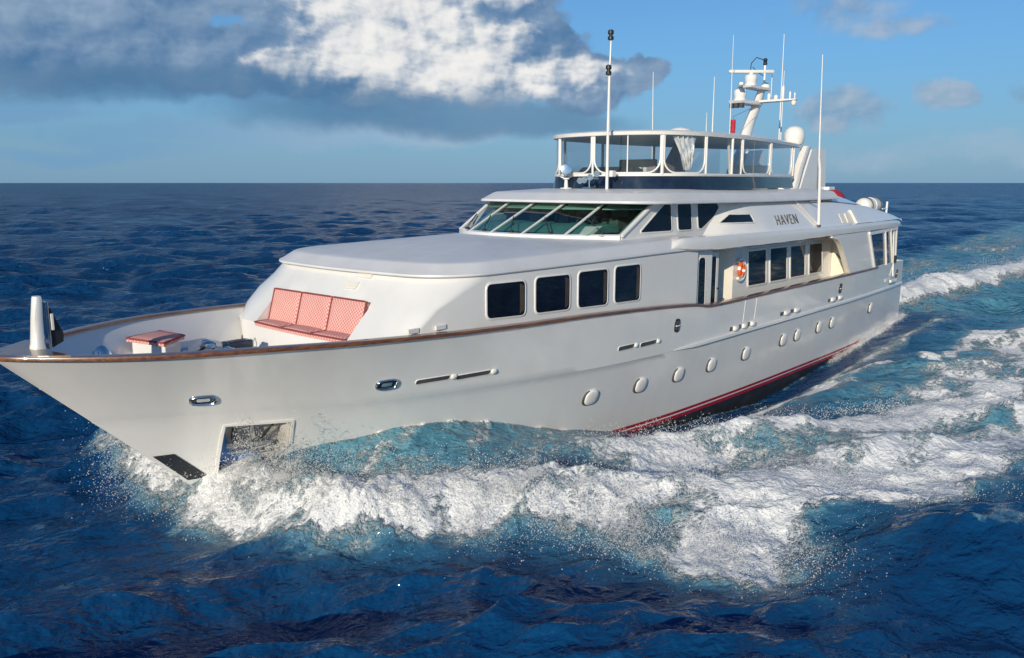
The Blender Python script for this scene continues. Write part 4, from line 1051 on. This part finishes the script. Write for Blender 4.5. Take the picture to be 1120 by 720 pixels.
# life raft canister on the boat deck
rf=empty('life_raft',(35.9,-2.65,5.05),'white barrel-shaped life raft canister strapped to the boat deck aft','life raft')
MB().lathe([(.02,-1.02),(.22,-1.0),(.33,-.92),(.37,-.75),(.37,-.06),(.39,-.05),(.39,.05),(.37,.06),(.37,.75),(.33,.92),(.22,1.0),(.02,1.02)],(35.85,-2.65,5.62),(1,.0,0),n=24).build('canister','trim',rf,smooth=50)
for x in(35.25,36.45):
    MB().tube([(x,-2.65+.395*math.cos(R(a)),5.62+.395*math.sin(R(a))) for a in range(0,361,20)],.025,6,caps=False).build('strap','darkgrey',rf)
    MB().box((x,-2.65,5.14),(.16,.7,.24)).build('cradle','trim',rf,bevel=.02)
# covered water toy on the boat deck
jk=empty('covered_watercraft',(35.9,-.9,5.0),'small watercraft under a red and dark blue cover on the upper deck aft','watercraft')
MB().loft([[(x,-.9+b*w,5.1+h*k) for b,h in((-.5,.0),(-.55,.4),(-.4,.72),(0,.82),(.4,.72),(.55,.4),(.5,0))] for x,w,k in((34.5,.35,.6),(35.0,.9,.95),(35.9,1.05,1.12),(36.9,1.05,1.0),(37.7,.85,.8))],True,True).build('dark_cover','navycloth',jk,smooth=60)
MB().loft([[(x,-.9+b*w,5.75+h*k) for b,h in((-.5,.0),(-.45,.3),(-.2,.52),(0,.58),(.2,.52),(.45,.3),(.5,0))] for x,w,k in((35.2,.4,.4),(35.6,.9,.95),(36.1,.95,1.1),(36.7,.7,.9),(37.0,.3,.5))],True,True).build('red_cover','redcloth',jk,smooth=60)
# stern rail stanchions by the raft
part(MB().tube([(37.6,-2.9,4.95),(37.65,-2.9,5.78)],.05,8).tube([(37.62,-2.9,5.45),(37.0,-2.9,5.45)],.03,8),'rail_stanchion','trim')
# red pennant on its halyard above the hardtop
fl=empty('signal_flag',(25.9,-.6,8.35),'small red flag furled on a halyard above the flybridge roof','flag')
mb=MB(); rr=[]
for j in range(7):
    t=j/6; rr.append([(25.86+.10*math.cos(a+t*2.)*(1-.5*abs(t-.5)),-.6+.10*math.sin(a+t*2.),8.58+.50*(1-t)) for a in np.linspace(0,2*math.pi,9)[:-1]])
mb.loft(rr,True,True); mb.build('flag_cloth','redcloth',fl,smooth=60)
MB().tube([(25.9,-.6,8.3),(25.86,-.6,9.2),(28.9,-.5,9.98)],.008,5).build('halyard','darkgrey',fl)
# davit strut and fender frame on the quarter
part(MB().bar((36.6,-3.62,4.5),(36.75,-3.70,2.3),.07,.06,up=(0,1,0)),'quarter_post','trim',bevel=.01)
part(MB().box((36.7,-3.74,2.1),(.9,.10,.14)),'fender_step','trim',bevel=.03)
part(MB().box((36.75,-3.72,3.12),(.16,.14,.34)),'quarter_light','black',bevel=.02)

# ------------------------------------------------------------------ the sea: one sheet to the horizon, wind waves, bow wave and wake
def vnoise(x,y,seed=0):
    xi=np.floor(x).astype(np.int64); yi=np.floor(y).astype(np.int64); fx=x-xi; fy=y-yi
    fx=fx*fx*fx*(fx*(fx*6-15)+10); fy=fy*fy*fy*(fy*(fy*6-15)+10)
    def h(a,b):
        n=(a*374761393+b*668265263+seed*974711)&0xffffffff; n=((n^(n>>13))*1274126177)&0xffffffff; n=n^(n>>16)
        return (n&0xffff)/65535.
    a=h(xi,yi);b=h(xi+1,yi);c_=h(xi,yi+1);d=h(xi+1,yi+1)
    return (a*(1-fx)+b*fx)*(1-fy)+(c_*(1-fx)+d*fx)*fy
def fbm(x,y,o=4,seed=0,gain=.5):
    s=0;a=1;t=0
    for k in range(o):
        s=s+a*vnoise(x*2**k+17.3*k,y*2**k-9.1*k,seed+k); t+=a; a*=gain
    return s/t
sst=lambda t:(lambda q:q*q*(3-2*q))(np.clip(t,0,1))
CX=[2.9,3.3,3.9,4.6,5.2,6.2,7.6,9.3,11.2,13.4,16,18.8,23,27,32,39.6,41,43]
HB=[0,.05,.25,.63,1.08,1.66,2.24,2.6,2.74,2.84,3.1,3.3,3.42,3.48,3.48,3.25,3.0,2.8]       # half beam where the water meets the skin
ZC=[0,.15,.50,.71,.95,1.14,1.26,1.05,.55,-.10,-.70,-.98,-1.15,-.92,-.50,-.12,0,0]          # water height along the skin
DO=[.3,.5,2.0,3.0,3.3,3.5,4.1,4.7,5.0,4.4,4.0,3.8,3.6,3.4,3.0,2.5,2.2,2.]                    # reach of the disturbed water
hbw=pchip(CX,HB); zcw=pchip(CX,ZC); dow=pchip(CX,DO)
def poly_sd(x,y,P):
    P=np.asarray(P,float); d=np.full(x.shape,1e9); ins=np.zeros(x.shape,bool)
    for i in range(len(P)):
        a=P[i];b=P[(i+1)%len(P)]; ex,ey=b-a; wx=x-a[0];wy=y-a[1]
        t=np.clip((wx*ex+wy*ey)/(ex*ex+ey*ey),0,1); d=np.minimum(d,(wx-ex*t)**2+(wy-ey*t)**2)
        c1=(a[1]<=y)&(b[1]>y);c2=(b[1]<=y)&(a[1]>y); cr=ex*wy-ey*wx
        ins^=((c1&(cr>0))|(c2&(cr<0)))
    d=np.sqrt(d); return np.where(ins,d,-d)
def stroke(x,y,pts,w):
    """0..1 falling off from a polyline; also the place along it"""
    pts=np.asarray(pts,float); best=np.full(x.shape,1e9)
    for a,b in zip(pts[:-1],pts[1:]):
        e=b-a; t=np.clip(((x-a[0])*e[0]+(y-a[1])*e[1])/(e@e),0,1); best=np.minimum(best,np.hypot(x-a[0]-e[0]*t,y-a[1]-e[1]*t))
    return np.exp(-(best/w)**2)
FOAM_P=[(3.2,0),(3.5,-1.6),(4.15,-3.9),(5.9,-5.0),(7.5,-6.9),(7.4,-9.0),(8.2,-11.0),(9.6,-11.1),(10.9,-10.6),(12.0,-11.0),(14.1,-12.3),(17.,-13.0),(21,-13.6),(26,-15.),(27,-12.5),(22.5,-11.2),(19,-9.1),(17.3,-6.9),(14.2,-5.1),(11.8,-4.4),(10.5,-5.3),(8.5,-4.6),(6.5,-3.3),(5.0,-2.0),(4.2,-.6)]
LACE_P=[(20,-6.4),(28,-6.8),(40,-7.2),(62,-7.5),(95,-12),(90,-22),(45,-20),(28,-16.8),(21,-12.0)]
def water(x,y,far_w=None):
    """height, foam and aeration of the moving water at boat-frame points (y<0 is the near side)"""
    # feather the borders so that no outline is a straight line
    jx=(fbm(x*.55,y*.55,4,3)-.5)*2.2; jy=(fbm(x*.55+40,y*.55,4,5)-.5)*2.2
    ay=np.abs(y); hb=hbw(x); d=ay-hb; jk=np.where((x>9)&(x<42),sst((d-.6)/3.),1.); xx=x+jx*jk; yy=y+jy*jk; Do=dow(x); zc=zcw(x)
    on=(x>2.9)&(x<60)
    t=np.clip(d/Do,0,1.3)
    tt=np.clip(d,0,None)
    pos=np.clip(zc,0,None); neg=np.clip(zc,None,0)
    h=pos*np.clip(1-t,0,1)**1.15+neg*(1-sst(tt/np.maximum(Do*.95,.5)))
    h=np.where(x<2.9,0,h)
    # breaking lip of the bow wave, running out and aft
    lip=stroke(x,-ay,[(3.6,-1.2),(4.5,-3.3),(6.1,-4.4),(8.3,-6.0),(11,-7.4),(14,-8.6),(18,-10)],.85)
    h=h+lip*.42*sst((x-3)/2)*(1-.5*sst((x-14)/10))
    rid=stroke(x,-ay,[(11.2,-4.9),(13.5,-5.6),(16,-6.8),(19,-8.8),(23,-10.8)],1.0)
    h=h+rid*.36
    plume=stroke(x,-ay,[(3.7,-.7),(4.3,-1.9),(4.8,-3.2),(5.8,-4.4)],.70)*(1-.6*sst((x-5.)/1.6))
    h=h+plume*(.26+.55*(fbm(x*1.7,y*1.7,4,15)-.35))
    splash=stroke(x,y,[(3.5,.9),(3.7,2.4),(4.2,4.2),(4.7,5.8)],.85)
    h=h+splash*(.35+.9*(fbm(x*1.9,y*1.9,4,16)-.35)); plume=np.maximum(plume,splash)
    # stern wave and the wash behind
    stw=stroke(x,y,[(41,-1.0),(45,-2.2),(52,-3.2),(64,-4.0),(90,-4.8),(140,-6)],1.5)
    h=h+stw*.95*sst((x-39.8)/4)*(1-.8*sst((x-60)/50))
    # foam
    sd=poly_sd(xx,yy,FOAM_P); sdm=poly_sd(xx,-yy,FOAM_P)*1.; 
    aft_=sst((x-9)/4.); big=fbm(x*.42,y*.42,4,11)*(1-aft_)+fbm(x*.24+y*.10,y*.70-x*.12,5,12)*aft_
    f=sst((sd+.35)/1.3)*(.70-.12*sst((x-12)/3))*(1+1.7*(big-.42))
    f=f*(1-.10*sst((-y-7.2)/2.)*(1-sst((x-10)/1.5)))
    f=np.maximum(f,sst((sdm+.35)/1.3)*np.where(x<13,.85,.55))
    f=np.maximum(f,np.clip(lip*1.25,0,1)*(.66+1.1*(fbm(x*1.3,y*1.3,3,21)-.4))*(1-.5*sst((x-12)/6)))
    f=np.maximum(f,np.clip(rid*1.1,0,1)*(.80+.6*(fbm(x*.9,y*.9,3,22)-.45)))
    f=np.maximum(f,np.clip(plume*1.25,0,1)*(.62+1.3*(fbm(x*1.6,y*1.6,5,23)-.45)))
    # the glassy green sheet next to the skin keeps clear of foam, with faint streaks
    sheet=sst((x-4.6)/1.2)*(1-sst((x-12.2)/1.6))*(1-sst((d-1.0)/1.9))
    f=f*(1-.5*sheet)+sheet*.85*(fbm(d*1.1,(x+d*1.1)*3.6,5,31)-.10)+np.where((x>4)&(x<40.5),.55*np.exp(-(d/.10)**2)*fbm(x*2.,y*2.,3,77),0)
    # streaks beside and behind
    st=np.maximum.reduce([stroke(xx,yy,[(18,-5.2),(22,-5.9),(28,-6.9),(38,-8.2)],.55)*.85,stroke(xx,yy,[(21,-4.5),(27,-4.9),(40,-5.2)],.28)*.62,
        stroke(x,-ay,[(28,-3.62),(34,-3.60),(40.5,-3.35)],.20+0*x)*np.clip((x-28)/5,0,1)*1.1])
    f=np.maximum(f,st)
    lace=sst((poly_sd(xx,yy,LACE_P)+1)/4.)*(.36+1.1*(fbm(x*.22,y*.42,5,41)-.38))
    f=np.maximum(f,lace)
    f=np.maximum(f,np.clip(stw*1.15,0,1)*sst((x-40)/2)*(1-.75*sst((x-62)/40)))
    wash=sst((x-39.6)/3)*(1-sst((x-230)/200))*(1-sst((np.abs(y+2-(x-40)*-.03)-3.5-(x-40)*.10)/4.))
    f=np.maximum(f,wash*(.16+1.1*(fbm(x*.10,y*.30,5,51)-.42)))
    diver=np.maximum(stroke(xx,yy,[(27,-13.8),(40,-17.5),(70,-25)],1.3)*.6, stroke(xx,-yy,[(20,-11),(40,-19),(80,-33)],2.2)*.5)*(1-sst((x-40)/60))
    f=np.maximum(f,diver*(.4+fbm(x*.4,y*.4,3,61)))
    f=np.where(f<.03,0,f)
    aer=np.maximum.reduce([sheet*.75,sst((sd+1.6)/3.)*.5,lace*1.0+.0,sst((poly_sd(xx,yy,LACE_P)+3)/5.)*.72,wash*.70,stw*.4,stroke(x,y,[(14,-4.),(20,-6.),(30,-6.5),(40,-7)],1.6)*.18])
    # lumps of broken water
    lum=(fbm(x*1.5,y*1.5,5,71,.52)-.42)
    h=h+np.clip(f,0,1)*(fbm(x*4.5,y*4.5,3,73)-.45)*(.17-.10*sst((x-9)/4))
    h=h+np.clip(f,0,1)**1.2*lum*(.42-.14*sst((x-9)/5))*np.where(x<40,1,2.2)
    return h,f,aer
# wind waves
NW=84
lam=np.exp(rng.uniform(np.log(.55),np.log(17),NW)); th_w=R(63)+rng.normal(0,.62,NW); ph=rng.uniform(0,2*np.pi,NW)
kx=2*np.pi/lam*np.cos(th_w); ky=2*np.pi/lam*np.sin(th_w); kk=2*np.pi/lam
amp=.0105*lam**.80*rng.uniform(.6,1.3,NW)*np.where(lam>7,.66,1)*np.where(lam<2,1.15,1)
def wind(x,y,dr):
    h=np.zeros_like(x); dx=np.zeros_like(x); dy=np.zeros_like(x); kept=np.zeros_like(x)
    grp=.55+.9*fbm(x*.045,y*.045,3,91)
    for i in range(NW):
        a=amp[i]*sst((lam[i]/np.maximum(dr,1e-3)-2.2)/2.5)
        kept+=(a*kk[i])**2
        p=kx[i]*x+ky[i]*y+ph[i]; s=np.sin(p); c=np.cos(p)
        h+=a*s; q=a*.9; dx+=q*c*kx[i]/kk[i]; dy+=q*c*ky[i]/kk[i]
    return h*grp,dx*grp,dy*grp,1-np.sqrt(kept/np.sum((amp*kk)**2))
def build_sea():
    # rings round a point below the viewpoint, finer near it; sectors finer on the yacht's side
    a_f=np.linspace(R(-58),R(58),1150); a_c=np.linspace(R(58),R(302),110)[1:-1]
    ang=HEAD+np.r_[a_f,a_c]              # full turn
    r=[2.0]
    while r[-1]<40000:
        q=r[-1]; r.append(q+min(max(.07,q*q/6000*1.05),max(.007*q,.07)) if q<600 else q*1.022)
    r=np.array(r); NR,NA=len(r),len(ang)
    rr,aa=np.meshgrid(r,ang,indexing='ij')
    x=CAM[0]+rr*np.cos(aa); y=CAM[1]+rr*np.sin(aa)
    dr=np.gradient(r)[:,None]*np.ones((1,NA)); dr=np.maximum(dr,rr*np.where(np.abs(aa-HEAD)<R(58.1),.0018,.04))
    x=x.ravel();y=y.ravel();dr=dr.ravel()
    hw,dx,dy,lod=wind(x,y,dr)
    near=(np.hypot(x-20,y)<420)
    h=np.zeros_like(x);f=np.zeros_like(x);ae=np.zeros_like(x)
    h[near],f[near],ae[near]=water(x[near],y[near])
    # waves lie down beside the hull, where the ship's own waves rule
    d=np.abs(y)-hbw(np.clip(x,2.9,43)); nearx=sst((x+2.5)/5.5)*(1-sst((x-41)/8)); calm=1-nearx*(1-np.maximum(sst((np.maximum(d,0)-.2)/4.5),.18))
    ship=np.clip(f,0,1)
    z=hw*calm*(1-.35*ship)+h
    # the odd whitecap on the highest crests of the open sea
    crest=hw-.36; f=np.maximum(f,np.where(near,0,0)+np.clip(crest*3.,0,.62)*(vnoise(x*.12,y*.12,99)>.62)*(dr<1.2))
    # keep the sheet under the hull and off the decks
    inside=(d<-.12)&(x>3.2)&(x<39.5); z=np.where(inside,np.minimum(z,zcw(np.clip(x,2.9,43))-.1),z)
    X=x+dx*calm;Y=y+dy*calm
    co=np.stack([X,Y,z],-1)
    i=np.arange(NR-1)[:,None]*NA; j=np.arange(NA)[None,:]; j2=(np.arange(NA)+1)%NA
    q=np.stack([i+j,i+NA+j,i+NA+j2[None,:],i+j2[None,:]],-1).reshape(-1,4)
    # close the middle
    V=np.vstack([co,[[CAM[0],CAM[1],0]]]); nv=len(V); tri=np.stack([np.full(NA,nv-1),np.arange(NA),j2],-1)
    loops=np.r_[q.ravel(),tri.ravel()].astype(np.int32); nq,nt=len(q),len(tri)
    me=bpy.data.meshes.new('sea'); me.vertices.add(nv); me.vertices.foreach_set('co',V.astype(np.float32).ravel())
    me.loops.add(len(loops)); me.loops.foreach_set('vertex_index',loops); me.polygons.add(nq+nt)
    me.polygons.foreach_set('loop_start',np.r_[np.arange(nq)*4,nq*4+np.arange(nt)*3].astype(np.int32))
    me.polygons.foreach_set('use_smooth',np.ones(nq+nt,bool))
    me.update(calc_edges=True)
    for nm,val in(('foam',f),('aer',ae),('lod',lod)):
        at=me.attributes.new(nm,'FLOAT','POINT'); at.data.foreach_set('value',np.r_[val,0].astype(np.float32))
    me.materials.append(M['sea'])
    o=bpy.data.objects.new('sea',me); C.objects.link(o); tag(o,kind='structure')
    return o
sea=build_sea()

# ------------------------------------------------------------------ spray: drops thrown up along the breaking edges
def drops(pos,size,name,label,cat):
    n=len(pos); T=np.array([[1,0,-.4],[-.5,.87,-.4],[-.5,-.87,-.4],[0,0,1.1]],float)
    F=np.array([[0,1,3],[1,2,3],[2,0,3],[0,2,1]])
    q=rng.normal(size=(n,4)); q/=np.linalg.norm(q,axis=1,keepdims=True); w,a,b,c=q.T
    Rm=np.stack([1-2*(b*b+c*c),2*(a*b-w*c),2*(a*c+w*b),2*(a*b+w*c),1-2*(a*a+c*c),2*(b*c-w*a),2*(a*c-w*b),2*(b*c+w*a),1-2*(a*a+b*b)],-1).reshape(n,3,3)
    st=T[None]*rng.uniform(.6,1.4,(n,4,3))
    V=np.einsum('nij,nkj->nki',Rm,st)*size[:,None,None]+pos[:,None,:]
    loops=(F[None]+4*np.arange(n)[:,None,None]).reshape(-1).astype(np.int32); nf=n*4
    me=bpy.data.meshes.new(name); me.vertices.add(n*4); me.vertices.foreach_set('co',V.astype(np.float32).ravel())
    me.loops.add(len(loops)); me.loops.foreach_set('vertex_index',loops); me.polygons.add(nf)
    me.polygons.foreach_set('loop_start',(np.arange(nf)*3).astype(np.int32)); me.polygons.foreach_set('use_smooth',np.ones(nf,bool)); me.update(calc_edges=True)
    me.materials.append(M['spray']); o=bpy.data.objects.new(name,me); C.objects.link(o); tag(o,label,cat,kind='stuff'); return o
def along(pts,n,w,zmax,p=2.2,z0=0.):
    pts=np.asarray(pts,float); d=np.r_[0,np.cumsum(np.hypot(*np.diff(pts[:,:2],axis=0).T))]; s=rng.uniform(0,d[-1],n)
    # clumps: keep drops where a coarse noise is high
    cx=np.interp(s,d,pts[:,0]);cy=np.interp(s,d,pts[:,1]); k=np.interp(s,d,pts[:,2]) if pts.shape[1]>2 else np.ones(n)
    ox,oy=rng.normal(0,w,n),rng.normal(0,w,n); x=cx+ox;y=cy+oy
    jet=vnoise(x*2.2,y*2.2,5)*.65+vnoise(x*6,y*6,6)*.35
    zz=zmax*k*rng.uniform(0,1,n)**p*(.25+1.9*np.clip(jet-.3,0,1)); keep=rng.uniform(0,1,n)<np.clip((jet-.28)*2.6,0.05,1)
    x,y,zz=x[keep],y[keep],zz[keep]
    h,_,_=water(x,y); return np.stack([x,y,h+zz+z0],-1)
sets=[]
sets.append(along([(3.4,-.35,1.2),(3.7,-1.4,1.2),(4.2,-2.9,1.),(4.9,-3.9,.9),(6.0,-4.6,.8),(8.2,-6.3,.7)],48000,.45,1.0))
sets.append(along([(3.3,.3,1.),(3.4,1.4,1.3),(3.9,3.0,1.2),(5.,4.4,1.),(6.5,6.,.8)],52000,.55,1.2))
sets.append(along([(3.6,-.8,1.),(4.2,-1.4,1.1),(5.0,-2.0,.7)],18000,.30,1.2))
sets.append(along([(6.5,-4.9,.7),(8.5,-7.0,.9),(10.5,-8.6,.8),(14,-9.8,.6)],30000,.7,.5))
sets.append(along([(8.0,-6.3,.8),(8.2,-8.0,.9),(8.6,-9.8,.9),(9.4,-10.6,.6)],30000,.6,.6))
sets.append(along([(9,-6.,.7),(10.5,-7.5,.7),(12,-9,.6),(14.2,-11.6,.6),(17,-12.6,.5)],14000,.7,.5))
sets.append(along([(11.2,-5.,.8),(13.5,-5.7,1.),(15.5,-6.6,1.),(17.5,-8.0,.9),(20,-9.5,.7)],14000,.5,.45))
sets.append(along([(29.5,-3.6,.4),(33,-3.6,.6),(36,-3.58,.8),(40,-3.4,1.)],8000,.12,.4))
sets.append(along([(41,-1.,1.),(46,-2.4,1.2),(54,-3.3,1.),(66,-4.2,.8)],12000,.9,1.0))
pos=np.vstack(sets); gx=np.linspace(0,41,165); gz=np.linspace(0,3,31); HBG=np.array([[hull_b(a,c) for c in gz] for a in gx])
def hb_grid(x,z):
    i=np.clip((x/41*164),0,163.99); j=np.clip(z/3*30,0,29.99); a=i.astype(int);b=j.astype(int); u=i-a;v=j-b
    return (HBG[a,b]*(1-v)+HBG[a,b+1]*v)*(1-u)+(HBG[a+1,b]*(1-v)+HBG[a+1,b+1]*v)*u
pos=pos[~((np.abs(pos[:,1])<hb_grid(pos[:,0],pos[:,2])+.01)&(pos[:,0]<39.6))]
dist=np.linalg.norm(pos-np.array(CAM),axis=1)
size=np.exp(rng.normal(np.log(.0050),.55,len(pos)))*np.clip(dist/14,1,3.2)
drops(pos,np.clip(size,.002,.018),'spray','white drops and mist of spray thrown up along the bow wave and wake','spray')
print('spray',len(pos))
